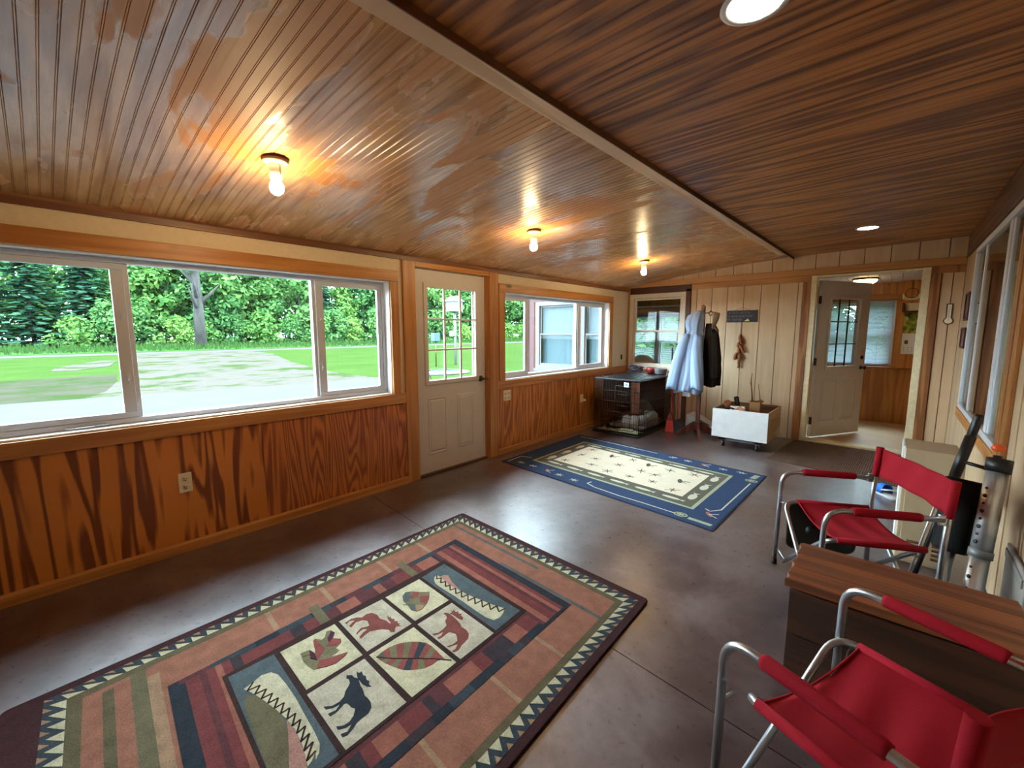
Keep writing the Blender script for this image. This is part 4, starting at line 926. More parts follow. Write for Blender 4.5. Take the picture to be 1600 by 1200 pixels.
# ---------------------------------------------------------------- blue fishing rug
R2K = {k: cloth('fishing_rug_' + k, C(*c), .10, 900, .9, .25, 10) for k, c in dict(blue=(52, 70, 102), line=(168, 176, 148), moss=(98, 98, 84), cream=(228, 218, 194), dark=(92, 88, 74), fish=(206, 206, 186), red=(168, 110, 104), edge=(40, 50, 74)).items()}
K2 = list(R2K); RM2 = [R2K[k] for k in K2]
fr_ = thing('fishing_rug', 'blue rug with cream centre and fish border in front of the dog crate', 'rug', (1.4, 4.4, 0))
E0 = [(.192, 5.39), (2.562, 5.154), (2.543, 3.523), (.214, 3.736)]; E1 = [(.447, 5.092), (2.308, 4.927), (2.299, 3.819), (.456, 3.996)]; E2 = [(.631, 4.915), (2.13, 4.768), (2.129, 4.035), (.629, 4.172)]
def sc(Q, k):
    c = sum((Vector(q) for q in Q), Vector((0, 0))) / 4; out = []
    for q in Q:
        d = Vector(q) - c; out.append((q[0] - math.copysign(k, d.x), q[1] - math.copysign(k, d.y)))
    return out
MB().prism(E0, 0, .0055).build('edge_binding', R2K['edge'], fr_, .002)
MB().prism(sc(E0, .018), .004, .0060).build('blue_border', R2K['blue'], fr_)
MB().prism(E1, .004, .0066).build('border_line', R2K['line'], fr_)
MB().prism(sc(E1, .03), .004, .0072).build('moss_band', R2K['moss'], fr_)
MB().prism(E2, .004, .0078).build('centre_field', R2K['cream'], fr_)
def stroke(mb, a, b, w, z, k):
    a, b = Vector(a), Vector(b); d = (b - a).normalized(); n = Vector((-d.y, d.x)) * w; mb.prism([tuple(a - n), tuple(b - n), tuple(b + n), tuple(a + n)], .005, z, K2.index(k))
def blob(mb, c, L, w, ang, z, k, tail=0):
    ca, sa = math.cos(ang), math.sin(ang); pts = [(L * math.cos(t), w * math.sin(t)) for t in [6.283 * i / 14 for i in range(14)]]
    mb.prism([(c[0] + x * ca - y * sa, c[1] + x * sa + y * ca) for x, y in pts], .005, z, K2.index(k))
    if tail: mb.prism([(c[0] + x * ca - y * sa, c[1] + x * sa + y * ca) for x, y in ((-L * .85, 0), (-L * 1.45, w * .9), (-L * 1.3, 0), (-L * 1.45, -w * .9))], .005, z, K2.index(k))
mid = [tuple((Vector(a) + Vector(b)) / 2) for a, b in zip(sc(E1, .03), E2)]
for i in range(4):
    a, b = Vector(mid[i]), Vector(mid[(i + 1) % 4]); n = 6 if i % 2 == 0 else 3; ang = math.atan2(b.y - a.y, b.x - a.x)
    for k in range(n): m2 = MB(); blob(m2, a.lerp(b, (k + .5) / n), .085 if n == 6 else .075, .022 if n == 6 else .034, ang, .0080, 'fish', 1); m2.build('fish', RM2, fr_)
rr = random.Random(8)
for c in [[0.744, 4.814], [0.762, 4.549], [0.735, 4.244], [0.966, 4.517], [1.308, 4.754], [1.045, 4.302], [1.276, 4.486], [1.287, 4.217], [1.535, 4.218], [1.55, 4.454], [1.77, 4.67], [1.708, 4.429], [2.008, 4.696], [1.771, 4.225], [2.004, 4.136]]:
    m2 = MB(); a0 = rr.uniform(0, 3.1)
    for k in range(3):
        a = a0 + k * 1.05; L = rr.uniform(.035, .075); stroke(m2, (c[0] - L * math.cos(a), c[1] - L * math.sin(a)), (c[0] + L * math.cos(a), c[1] + L * math.sin(a)), .004, .0084 + .0002 * k, 'dark')
    blob(m2, c, .02, .010, a0, .0092, 'dark'); m2.build('fly', RM2, fr_)
for c in [[1.051, 4.734], [1.517, 4.697], [1.966, 4.416]]:
    m2 = MB(); blob(m2, c, .06, .022, 1.9, .0088, 'dark'); stroke(m2, c, (c[0] + .09, c[1] + .03), .005, .0090, 'dark'); stroke(m2, c, (c[0] + .07, c[1] - .03), .004, .0092, 'dark'); m2.build('fly', RM2, fr_)
for c in [[0.417, 3.85], [0.596, 3.84], [0.976, 3.791], [1.177, 3.76], [1.605, 5.16], [1.784, 5.137], [2.169, 5.083], [2.345, 5.088]]:
    m2 = MB(); a0 = rr.uniform(0, 3.1)
    for k in range(3): a = a0 + k * .9; stroke(m2, (c[0] - .05 * math.cos(a), c[1] - .035 * math.sin(a)), (c[0] + .05 * math.cos(a), c[1] + .035 * math.sin(a)), .004, .0064 + .0002 * k, 'fish')
    m2.build('lure', RM2, fr_)
for c in [[0.8, 3.822], [1.965, 5.104], [2.426, 3.807]]:
    m2 = MB(); blob(m2, c, .05, .018, 2.2, .0066, 'red'); stroke(m2, c, (c[0] + .07, c[1] - .04), .004, .0068, 'fish'); stroke(m2, c, (c[0] + .06, c[1] + .05), .004, .0070, 'fish'); m2.build('lure', RM2, fr_)
m2 = MB(); stroke(m2, (2.326, 3.632), (2.505, 3.612), .020, .0066, 'line'); m2.build('rod_handle', RM2, fr_); m2 = MB(); stroke(m2, (2.472, 4.965), (2.49, 5.10), .026, .0066, 'line'); m2.build('rod_handle', RM2, fr_)
for c in ((2.257, 3.656), (2.48, 4.89)):
    m2 = MB(); blob(m2, c, .055, .042, 0, .0066, 'line'); blob(m2, c, .042, .030, 0, .0070, 'moss'); blob(m2, c, .03, .02, 0, .0074, 'line'); m2.build('reel', RM2, fr_)
for L in ([[2.202, 3.652], [1.933, 3.676], [1.71, 3.686], [1.427, 3.725], [1.321, 3.772], [1.333, 3.832]], [[2.492, 4.803], [2.482, 4.363], [2.473, 3.963], [2.412, 3.874], [2.368, 3.905]], [[0.274, 3.788], [0.261, 4.031], [0.387, 4.072]], [[.26, 5.30], [.5, 5.29], [1.4, 5.20]]):
    m2 = MB()
    for a, b in zip(L, L[1:]): stroke(m2, a, b, .006, .0064, 'fish')
    m2.build('fishing_line', RM2, fr_)
# ribbed entry mat
mt_ = thing('entry_mat', 'brown ribbed entry mat in front of the open doorway', 'mat', (3, 6.4, 0))
MB().prism([(2.41, 5.83), (3.62, 5.62), (3.64, 7.02), (2.50, 7.05)], 0, .006).build('backing', cloth('mat_brown', C(104, 82, 70), .2), mt_)
m2 = MB()
for i in range(62):
    u = (i + .5) / 62; a = Vector((2.415, 5.835)).lerp(Vector((3.615, 5.625)), u); b = Vector((2.505, 7.045)).lerp(Vector((3.635, 7.015)), u)
    d = Vector((.0045, 0)); m2.prism([tuple(a - d), tuple(a + d), tuple(b + d), tuple(b - d)], .005, .011)
tag(m2.build('ribs', cloth('mat_ribs', C(128, 104, 92), .25), mt_), kind='stuff')
# ================================================================== ceiling lights
M['porcelain'] = plain('white_porcelain', C(232, 226, 208), .3, var=.02)
M['bulb'] = emit('lit_bulb', (1, .70, .36, 1), BULB)
for i, (y, lb) in enumerate(((1.232, 'bare bulb in a porcelain ceiling holder, nearest and largest, above the wide window'), (3.298, 'bare bulb in a porcelain ceiling holder, middle one of three, beyond the entry door'), (5.453, 'bare bulb in a porcelain ceiling holder, farthest and smallest of three'))):
    x, z = 1.03, zc(1.03) - .001; t = thing('bulb_holder', lb, 'lamp', (x, y, z), group='bare bulbs on the ceiling')
    MB().lathe([(.062, 0), (.062, -.008)], (x, y, z), 24).build('mounting_pad', M['dark_brown'], t)
    b = MB().lathe([(.058, -.008), (.057, -.016), (.045, -.022), (.034, -.030), (.030, -.06), (.027, -.095), (.0, -.096)], (x, y, z), 24).build('base', M['porcelain'], t)
    MB().tube([(x + .03, y + .01, z - .02), (x + .032, y + .01, z - .10)], .0015, 5).build('pull_chain', M['dark_bronze'], b)
    MB().lathe([(.016, -.094), (.022, -.104), (.032, -.122), (.034, -.138), (.028, -.158), (.014, -.170), (0, -.172)], (x, y, z), 18).build('bulb', M['bulb'], t)
M['downlight'] = emit('lit_downlight', (1, .80, .58, 1), DOWNLIGHT)
for x, y, lb in ((3.035, 1.885, 'round recessed ceiling light cut off by the top edge of the photo'), (3.133, 5.80, 'round recessed ceiling light near the far wall')):
    z = zc(x); t = thing('recessed_light', lb, 'lamp', (x, y, z), group='recessed ceiling lights')
    MB().lathe([(.095, .004), (.097, -.004), (.078, -.006), (.076, .002)], (x, y, z), 28).build('trim_ring', M['white_vinyl'], t)
    MB().lathe([(.0, -.004), (.077, -.004)], (x, y, z), 28, smooth=False).build('lens', M['downlight'], t)

# ================================================================== folding director chairs
M['alu'] = plain('satin_aluminium', C(176, 180, 184), .32, .95, var=.05)
M['canvas'] = cloth('red_canvas', C(152, 22, 36), .10, 900, .85, .25, 5)
M['rubber'] = plain('black_rubber', C(20, 20, 20), .7)
def director_chair(label):
    t = thing('director_chair', label, 'chair', (0, 0, 0), group='red folding director chairs')
    Wd = .295
    for s in (-1, 1):
        MB().tube(fillet([(-.25, s * Wd, .02), (-.24, s * Wd, .60), (.225, s * Wd, .60)], .085, 8), .0125, 12).build('arm_frame', M['alu'], t, local=True)
        MB().tube([(-.25, s * Wd, 0), (-.25, s * Wd, .035)], .0155, 12).build('rubber_foot', M['rubber'], t, local=True)
        MB().tube([(.24, s * Wd, .02), (.235, s * Wd, .45), (.25, s * Wd, .775)], .0125, 12).build('back_post', M['alu'], t, local=True)
        MB().tube([(.24, s * Wd, 0), (.24, s * Wd, .035)], .0155, 12).build('rubber_foot', M['rubber'], t, local=True)
        MB().tube([(-.13, s * Wd, .60), (-.12, s * Wd, .602), (.13, s * Wd, .602), (.14, s * Wd, .60)], [.019, .0205, .0205, .019], 14).build('arm_sleeve', M['canvas'], t, local=True)
        MB().box(.205, s * Wd - .008, .575, .245, s * Wd + .008, .625).build('arm_bracket', M['alu'], t, .003, local=True)
        o = .0 if s > 0 else -.028     # two crossing frames, one nested inside the other
        MB().tube(fillet([(-.235 - o, -s * .275, .03), (-.235 - o, s * .25, .43), (.215 + o, s * .25, .43), (.215 + o, -s * .275, .03)], .075, 7), .0115, 12).build('cross_frame', M['alu'], t, local=True)
        MB().tube([(-.24, s * Wd, .11), (-.235 - o, s * .17, .095)], .006, 8).build('leg_link', M['alu'], t, local=True)
        MB().tube([(-.24, s * Wd, .40), (-.23, s * .255, .415)], .005, 8).build('leg_link', M['alu'], t, local=True)
    def seat(u, v):
        a = -.25 + .5 * u; x = -.165 + .365 * v
        return (x + .012 * math.sin(3.14 * u) * (1 - 2 * v), a, .432 - .035 * math.sin(math.pi * u) + .004 * math.sin(v * 17 + u * 5) * math.sin(math.pi * u))
    st = MB().grid(seat, 22, 22).build('seat', M['canvas'], t, solid=.004, local=True)
    for s in (-1, 1):
        MB().tube([(-.166, s * .25, .43), (.20, s * .25, .43)], .0155, 12).build('seat_sleeve', M['canvas'], st, local=True)
    MB().tube([(-.160, -.245 + .49 * i / 12, .432 - .035 * math.sin(math.pi * i / 12) + .002) for i in range(13)], .004, 6).build('seam', M['canvas'], st, local=True)
    def back(u, v):
        a = -Wd + 2 * Wd * u; return (.245 + .030 * math.sin(math.pi * u) + .012 * v + .004 * math.sin(u * 20 + v * 3), a, .615 + .165 * v - .010 * math.sin(math.pi * u) * v)
    bk = MB().grid(back, 26, 8).build('backrest', M['canvas'], t, solid=.004, local=True)
    for s in (-1, 1):
        MB().tube([(.2425, s * Wd, .612), (.2525, s * Wd, .784)], .0185, 12).build('back_sleeve', M['canvas'], bk, local=True)
    # side table folded down along the far arm
    pl = [Vector((x, 0, z)) for x, z in ((-.20, .13), (.16, .13), (.16, .415), (-.20, .415))]
    rp_ = fillet([(pl[0] + pl[3]) / 2] + [pl[0], pl[1], pl[2], pl[3]] + [(pl[0] + pl[3]) / 2], .05, 5)
    tb_ = MB(); tb_.prism([(p.x, p.z) for p in rp_[:-1]], .262, .272, plane='xz'); ts = tb_.build('side_table', plain('smoked_black_plastic', C(40, 38, 34), .25), t, local=True)
    MB().tube([(p.x, .267, p.z) for p in rp_[:-1]], .006, 8, closed=True).build('table_rim', M['dark_bronze'], ts, local=True)
    MB().lathe([(.036, 0), (.038, .004), (0, .004)], (-.07, .261, .25), 20, Matrix.Rotation(math.pi / 2, 3, 'X')).build('cup_holder', M['black'], ts, local=True)
    return t
ch1 = director_chair('red canvas folding chair behind the wooden chest')
ch1.location = (3.322, 3.184, 0); ch1.rotation_euler = (0, 0, math.radians(27.3))
ch2 = dup(ch1, (3.478, 1.747, 0), math.radians(-22.9), 'red canvas folding chair in the foreground, in front of the wooden chest')
for ch in ch2.children:
    if ch.name.startswith('backrest'): MB().box(.236, -.255, .66, .240, -.222, .735).build('care_label', M['ivory'], ch, local=True)

# ================================================================== wooden chest
M['chest'] = wood('worn_brown_boards', C(152, 86, 46), C(92, 46, 24), 'x', 9, .05, 4, .55, sharp=(.1, .9), fine=.5, seed=5, bump=.3)
M['chest_side'] = wood('dark_chest_boards', C(92, 52, 30), C(50, 26, 16), 'x', 8, .06, 4, .6, sharp=(.1, .9), fine=.5, seed=6, bump=.3)
M['chest_end'] = wood('dark_chest_end', C(92, 52, 30), C(50, 26, 16), 'y', 8, .06, 4, .6, sharp=(.1, .9), fine=.5, seed=6, bump=.3)
ct = thing('wooden_chest', 'low worn brown wooden chest between the two red chairs', 'chest', (3.5, 2.5, 0))
x0, x1, y0, y1 = 3.185, 3.84, 2.325, 2.685
for k in range(2):
    z0, z1 = .012 + .195 * k, .012 + .195 * (k + 1) - .003
    bx('side_board', (x0, y0, z0, x1, y0 + .018, z1), M['chest_side'], ct, .003); bx('side_board', (x0, y1 - .018, z0, x1, y1, z1), M['chest_side'], ct, .003)
    bx('end_board', (x0, y0 + .018, z0, x0 + .018, y1 - .018, z1), M['chest_end'], ct, .003); bx('end_board', (x1 - .018, y0 + .018, z0, x1, y1 - .018, z1), M['chest_end'], ct, .003)
bx('bottom_board', (x0, y0, 0, x1, y1, .012), M['chest_side'], ct)
lid = bx('lid_batten', (x0, y0 + .02, .399, x1, y1 - .02, .415), M['chest_side'], ct)
def lid_board(ya, yb, jag):
    n = 7; rg_ = random.Random(jag); L = [(x0 - .012 + rg_.uniform(-.006, .006), ya + (yb - ya) * i / n) for i in range(n + 1)]; Rr = [(x1 + .012 + rg_.uniform(-.002, .002), yb - (yb - ya) * i / n) for i in range(n + 1)]
    return MB().prism(L[::-1] + Rr[::-1] if False else L + Rr, .415, .45).build('lid_board', M['chest'], ct, .004)
lid_board(y0 - .02, y0 + .112, 1); lid_board(y0 + .115, y0 + .252, 2); lid_board(y0 + .255, y1 + .022, 3)
# ================================================================== beige metal cabinet with louvres
M['beige'] = plain('beige_enamel', C(196, 172, 138), .5, var=.05)
cb = thing('metal_cabinet', 'beige metal cabinet with louvres behind the far red chair', 'cabinet', (3.65, 4.05, 0))
MB().prism([(3.525, 0), (3.79, 0), (3.79, .69), (3.77, .728), (3.525, .735)], 3.9, 4.22, plane='xz').build('body', M['beige'], cb, .006)
bx('edge_strip', (3.515, 3.93, .0, 3.525, 4.22, .735), M['white_jamb'], cb)
bx('front_panel', (3.545, 3.888, .02, 3.785, 3.9, .60), M['beige'], cb, .003)
for k in range(4):
    for xa in (3.575, 3.69): MB().obox((xa + .035, 3.884, .065 + .028 * k), (.07, .012, .010), Matrix.Rotation(.6, 3, 'X')).build('louvre', M['plank_back'], cb)
# ================================================================== gear leaning on the right wall
def between(a, b, t): return Vector(a).lerp(Vector(b), t)
A_, B_ = (3.762, 3.04, 0), (3.832, 3.27, .865)
M['brushed'] = plain('brushed_aluminium', C(206, 208, 210), .38, .85, var=.04)
tu = thing('perforated_pole', 'thick silver pole with a row of holes leaning on the right wall', 'pole', A_)
MB().tube([A_, between(A_, B_, .52)], .035, 24).build('lower_tube', M['brushed'], tu)
MB().tube([between(A_, B_, .50), between(A_, B_, .935)], .038, 24).build('upper_tube', M['brushed'], tu)
MB().tube([between(A_, B_, .485), between(A_, B_, .525)], .042, 24).build('collar', plain('grey_collar', C(130, 132, 134), .5, .4), tu)
MB().tube([between(A_, B_, .93), between(A_, B_, 1.0)], .044, 24).build('cap', M['black'], tu)
ax = (Vector(B_) - Vector(A_)).normalized(); tocam = (Vector((3.44, .33, 1.45)) - Vector(A_)); sd = tocam - ax * tocam.dot(ax); sd.normalize(); lf_ = ax.cross(sd); hd = (sd * .80 + lf_ * .60 if (ax.cross(sd)).x < 0 else sd * .80 - lf_ * .60).normalized()
for i, tt in enumerate([.10, .14, .18, .22, .27, .32, .38, .43, .56, .60, .64, .68, .72, .76, .80, .84]):
    rr_ = .035 if tt < .5 else .038; p = between(A_, B_, tt) + hd * rr_; q_ = Matrix((hd.orthogonal().normalized(), hd.cross(hd.orthogonal().normalized()), hd)).transposed()
    MB().lathe([(.006 if i % 2 else .009, -.004), (.006 if i % 2 else .009, .0012), (0, .0012)], p, 12, q_).build('hole', M['black'], tu)
A2, B2 = (3.80, 3.16, 0), (3.835, 3.36, .90)
so = thing('orange_tipped_stick', 'black stick with an orange knob leaning on the right wall behind the silver pole', 'stick', A2)
MB().tube([A2, between(A2, B2, .96)], .016, 10).build('shaft', M['black'], so)
MB().lathe([(0, -.018), (.022, -.014), (.027, 0), (.020, .013), (0, .018)], B2, 16).build('knob', plain('orange_plastic', C(226, 84, 20), .4), so)
bx('sticker', (3.792, 3.262, .50, 3.812, 3.266, .60), M['ivory'], so)
A3, B3 = (3.675, 3.17, 0), (3.738, 3.36, .72)
sl_ = thing('sleeved_pole', 'silver pole in a wide black sleeve leaning beside the silver perforated pole', 'pole', A3)
MB().tube([A3, between(A3, B3, .55)], .026, 16).build('tube', M['brushed'], sl_)
MB().tube([between(A3, B3, .52), between(A3, B3, .54), between(A3, B3, .98), between(A3, B3, 1)], [.06, .068, .072, .066], 24).build('sleeve', cloth('black_nylon', C(30, 30, 32), .1, 500, .6), sl_)
A4, B4 = (3.60, 3.58, 0), (3.80, 3.74, 1.0)
bp_ = thing('black_rod_case', 'long black rod with thick upper end leaning behind the far red chair', 'rod', A4)
MB().tube([A4, between(A4, B4, .66)], .012, 10).build('lower_rod', M['black'], bp_)
MB().tube([between(A4, B4, .60), between(A4, B4, .88)], .024, 16).build('barrel', M['black'], bp_)
MB().tube([between(A4, B4, .80), between(A4, B4, .985), between(A4, B4, 1)], [.019, .021, .018], 16).build('muzzle', M['black'], bp_)
MB().tube([between(A4, B4, .74), between(A4, B4, .74) + Vector((.09, -.05, -.01))], .010, 8).build('bracket', M['black'], bp_)
MB().tube([Vector(A4) + Vector((-.02, 0, .02)), between(A4, B4, .62) + Vector((-.03, 0, 0))], .005, 8).build('thin_rod', M['brushed'], bp_)

# ================================================================== clog, storage bin
cg = thing('clog_shoe', 'blue and white clog shoe on the floor beside the beige cabinet', 'shoe', (3.46, 5.28, 0))
RZ = Matrix.Rotation(math.atan2(-.21, .146), 3, 'Z'); cc = Vector((3.46, 5.28, 0))
def foot(scale_, z): return [cc + RZ @ Vector((x * scale_, y * scale_, 0)) + Vector((0, 0, z)) for x, y in ((-.135, .02), (-.125, .045), (-.08, .055), (0, .048), (.07, .045), (.12, .035), (.13, 0), (.12, -.035), (.07, -.042), (0, -.042), (-.08, -.048), (-.125, -.04), (-.135, -.02))]
mb = MB(); r0 = foot(1, 0) + foot(1.03, .018) + foot(.98, .026); n = 13
mb.add(r0, [[i for i in range(n)][::-1], [2 * n + i for i in range(n)]] + [(k * n + i, k * n + (i + 1) % n, (k + 1) * n + (i + 1) % n, (k + 1) * n + i) for k in range(2) for i in range(n)], 0, True); mb.build('sole', M['white_vinyl'], cg)
def upper(u, v):
    x = -.13 + .15 * u; h = (.062 + .02 * u) * math.sin(math.pi * v) ** .6; w_ = .05 * (math.sin(math.pi * (.18 + .45 * u))) ; return cc + RZ @ Vector((x, w_ * math.cos(math.pi * v), 0)) + Vector((0, 0, .024 + h * min(1, .35 + u * 1.4)))
MB().grid(upper, 10, 12).build('upper', plain('royal_blue_foam', C(30, 108, 210), .6), cg, solid=.004)
MB().tube([cc + RZ @ Vector((.02, .046, 0)) + Vector((0, 0, .06)), cc + RZ @ Vector((.10, .04, 0)) + Vector((0, 0, .085)), cc + RZ @ Vector((.128, 0, 0)) + Vector((0, 0, .09)), cc + RZ @ Vector((.10, -.04, 0)) + Vector((0, 0, .085)), cc + RZ @ Vector((.02, -.046, 0)) + Vector((0, 0, .06))], .006, 8).build('strap', M['white_vinyl'], cg)
bn = thing('storage_bin', 'pale grey plastic bin lid just behind the near red chair', 'bin', (3.75, 1.35, 0))
MB().prism([(3.64, 1.12), (3.86, 1.12), (3.86, 1.46), (3.64, 1.46)], 0, .30).build('tub', plain('grey_tub', C(150, 156, 164), .5), bn, .02)
MB().prism([(3.63, 1.11), (3.87, 1.11), (3.87, 1.47), (3.63, 1.47)], .30, .325).build('lid', plain('pale_blue_grey_lid', C(176, 190, 204), .45), bn, .01)

# ================================================================== outlets and small things on the window wall
def outlet(y0_, y1_, z0_, z1_, label, gangs=1):
    t = thing('wall_outlet', label, 'outlet', (.012, (y0_ + y1_) / 2, z0_), group='ivory wall outlets')
    bx('cover_plate', (.012, y0_, z0_, .018, y1_, z1_), M['ivory'], t, .003); zc_ = (z0_ + z1_) / 2
    for gk in range(gangs):
        yc_ = y0_ + (y1_ - y0_) * (gk + .5) / gangs
        for dz in (-.027, .027):
            r = MB().lathe([(.0165, 0), (.0165, .0025), (0, .0025)], (.018, yc_, zc_ + dz), 16, Matrix.Rotation(math.pi / 2, 3, 'Y')).build('receptacle', M['ivory'], t)
            MB().box(.0205, yc_ - .008, zc_ + dz - .002, .0212, yc_ - .005, zc_ + dz + .009).box(.0205, yc_ + .005, zc_ + dz - .002, .0212, yc_ + .008, zc_ + dz + .009).box(.0205, yc_ - .003, zc_ + dz - .012, .0212, yc_ + .003, zc_ + dz - .006).build('slots', M['black'], r)
    return t
outlet(.885, .958, .402, .533, 'ivory outlet plate on the plywood under the wide window')
outlet(3.995, 4.122, .635, .762, 'square double outlet plate right of the entry door', 2)
o3 = outlet(5.655, 5.73, .415, .53, 'ivory outlet plate with a plug beside the dog crate')
bx('plug', (.02, 5.70, .43, .06, 5.745, .46), M['ivory'], o3, .004)
ws = thing('switch_box', 'small dark switch with a wire on the cream wall left of the far window', 'switch', (0, 6.9, .98))
bx('body', (0, 6.885, .99, .015, 6.915, 1.07), M['dark_brown'], ws, .003); MB().tube([(.006, 6.9, .99), (.006, 6.905, .93), (.006, 6.915, .88)], .002, 6).build('wire', M['ivory'], ws)
hk = thing('hook_and_eye', 'small metal turnbuckle lying on the white window sill', 'hardware', (-.05, .49, .892))
MB().tube([(-.045, .412, .900), (-.05, .46, .900)], .004, 8).tube([(-.052, .52, .900), (-.057, .566, .902)], .004, 8).build('rod', M['alu'], hk)
MB().tube(fillet([(-.044, .455, .9), (-.048, .53, .9), (-.060, .528, .9), (-.056, .453, .9), (-.044, .455, .9)], .006, 3), .0045, 8).build('body', M['brushed'], hk)
MB().tube([Vector((-.06 + .012 * math.cos(a), .578 + .014 * math.sin(a), .902)) for a in [6.283 * i / 14 for i in range(14)]], .0035, 6, closed=True).build('eye', M['alu'], hk)

# ================================================================== dog crate and what is on and in it
M['wire'] = plain('black_wire', C(52, 44, 38), .4, .5)
CX0, CX1, CY0, CY1, CZ0, CZ1 = .20, .895, 5.75, 6.86, .03, .775
cr_ = thing('dog_crate', 'black wire dog crate with a dark cover in the corner under the far window', 'crate', (.55, 6.3, 0))
def wires(name, o, u, v, nu, nv, r=.0021, hr=.0034):
    o, u, v = Vector(o), Vector(u), Vector(v); m2 = MB()
    for i in range(nu + 1):
        a = o + u * (i / nu); m2.tube([a, a + v], r if 0 < i < nu else hr * 1.4, 5)
    for j in range(nv + 1):
        a = o + v * (j / nv); m2.tube([a, a + u], hr if 0 < j < nv else hr * 1.4, 5)
    return m2.build(name, M['wire'], cr_)
H = (0, 0, CZ1 - CZ0); LX = (CX1 - CX0, 0, 0); LY = (0, CY1 - CY0, 0)
wires('front_grid', (CX0, CY0, CZ0), LX, H, 26, 5); wires('back_grid', (CX0, CY1, CZ0), LX, H, 26, 5)
wires('side_grid', (CX0, CY0, CZ0), LY, H, 40, 5); wires('side_grid', (CX1, CY0, CZ0), LY, H, 40, 5)
dg = MB()
for z in (.20, .36, .52): dg.tube([(CX0 + .36, CY0 - .006, z + .06), (CX0 + .60, CY0 - .006, z + .06)], .0035, 6)
dg.tube(fillet([(CX0 + .33, CY0 - .006, .08), (CX0 + .33, CY0 - .006, .70), (CX0 + .62, CY0 - .006, .70), (CX0 + .62, CY0 - .006, .08), (CX0 + .33, CY0 - .006, .08)], .02), .004, 6)
dg.build('gate', M['wire'], cr_)
MB().prism([(CX0 - .01, CY0 - .03), (CX1 + .01, CY0 - .03), (CX1 + .01, CY1), (CX0 - .01, CY1)], .006, .026).build('floor_tray', M['black'], cr_, .006)
tp = MB(); tp.box(CX0 - .005, CY0 - .005, CZ1, CX1 + .005, CY1, CZ1 + .02); tp.build('top_cover', plain('black_ribbed_cover', C(34, 38, 44), .35), cr_, .004)
rb = MB()
for i in range(9): rb.box(CX0 + .03 + .078 * i, CY0 + .01, CZ1 + .02, CX0 + .055 + .078 * i, CY1 - .02, CZ1 + .026)
rb.build('cover_ribs', plain('black_ribbed_cover_edge', C(40, 44, 50), .3), cr_)
M['brownfab'] = cloth('brown_cover_and_shade', C(98, 54, 36), .15)
bx('back_shade_sheet', (CX0 + .012, CY1 - .03, .10, CX1 - .10, CY1 - .022, CZ1 - .005), M['brownfab'], cr_); bx('side_shade_sheet', (CX0 + .012, 5.95, .16, CX0 + .02, CY1 - .03, CZ1 - .005), M['brownfab'], cr_); bx('front_cover', (.765, CY0 + .02, .34, CX1 - .008, CY0 + .026, CZ1 - .005), M['brownfab'], cr_)  # back and side sheets put the shade inside the crate into brown colour
tg = bx('maker_label', (.665, CY0 - .012, .69, .735, CY0 - .008, .755), M['white_jamb'], cr_); bx('label_print', (.68, CY0 - .014, .71, .72, CY0 - .012, .735), plain('blue_print', C(110, 160, 200), .5), tg)
bd = thing('dog_bed', 'grey tufted dog bed bolster inside the wire crate', 'dog bed', (.6, 6.3, .03))
M['greyfab'] = cloth('grey_plush', C(170, 162, 156), .2)
for i in range(9):
    a = math.radians(-80 + 22 * i); p = Vector((.52 + .27 * math.cos(a), 6.38 + .33 * math.sin(a), .14))
    MB().lathe([(0, -.10), (.06, -.08), (.075, 0), (.06, .08), (0, .10)], p, 12, sx=1.0, sy=1.0).build('tuft', M['greyfab'], bd)
MB().prism([(.26, 6.08), (.80, 6.08), (.80, 6.74), (.26, 6.74)], .03, .08).build('cushion', M['greyfab'], bd, .02)
MB().grid(lambda u, v: (.30 + .42 * u, 6.62 + .10 * v, .09 + .20 * v * math.sin(math.pi * u) + .10 * v), 8, 6).build('backrest_flap', cloth('brown_plush', C(120, 98, 86), .2), bd, solid=.02)
pd = thing('training_pad', 'pale green pad on the crate floor in front of the dog bed', 'pad', (.6, 5.9, .026))
MB().grid(lambda u, v: (.42 + .44 * u, 5.79 + .20 * v, .030 + .012 * math.sin(6 * u + 2) * math.sin(5 * v) + .012), 12, 8).build('sheet', cloth('pale_green_sheet', C(190, 196, 160), .08), pd, solid=.004)
rg2 = thing('crumpled_rag', 'crumpled striped rag at the front corner of the crate', 'rag', (.33, 5.80, .03))
rr_ = random.Random(2)
MB().grid(lambda u, v: (.23 + .20 * u, 5.77 + .14 * v, .036 + .045 * abs(math.sin(7 * u + 3 * v)) * math.sin(math.pi * u) * math.sin(math.pi * v)), 14, 10).build('cloth', cloth('striped_rag', C(150, 140, 132), .5, 300, .95, .4, 40), rg2, solid=.004)
bw = thing('steel_bowl', 'stainless steel dog bowl on top of the crate', 'bowl', (.775, 6.70, .795))
MB().lathe([(.065, .004), (.085, .02), (.094, .085), (.102, .09), (.09, .085), (.08, .02), (.0, .012)], (.775, 6.70, CZ1 + .026), 24).build('bowl', M['brushed'], bw)
bw2 = thing('red_bowl', 'dark red bowl behind the steel one on top of the crate', 'bowl', (.585, 6.79, .8))
MB().lathe([(.05, .0), (.072, .05), (.08, .09), (.075, .09), (.06, .03), (.0, .02)], (.585, 6.79, CZ1 + .027), 24).build('bowl', plain('dark_red_enamel', C(130, 34, 36), .35), bw2)
ls = thing('leash_bundle', 'dark blue leash heaped on top of the crate', 'leash', (.42, 6.7, .8)); lp_ = []; rr_ = random.Random(4)
for i in range(40):
    a = i * .62; lp_.append((.37 + .11 * math.cos(a) * rr_.uniform(.6, 1.2), 6.70 + .07 * math.sin(a) * rr_.uniform(.6, 1.2), CZ1 + .034 + .0026 * i + rr_.uniform(0, .02)))
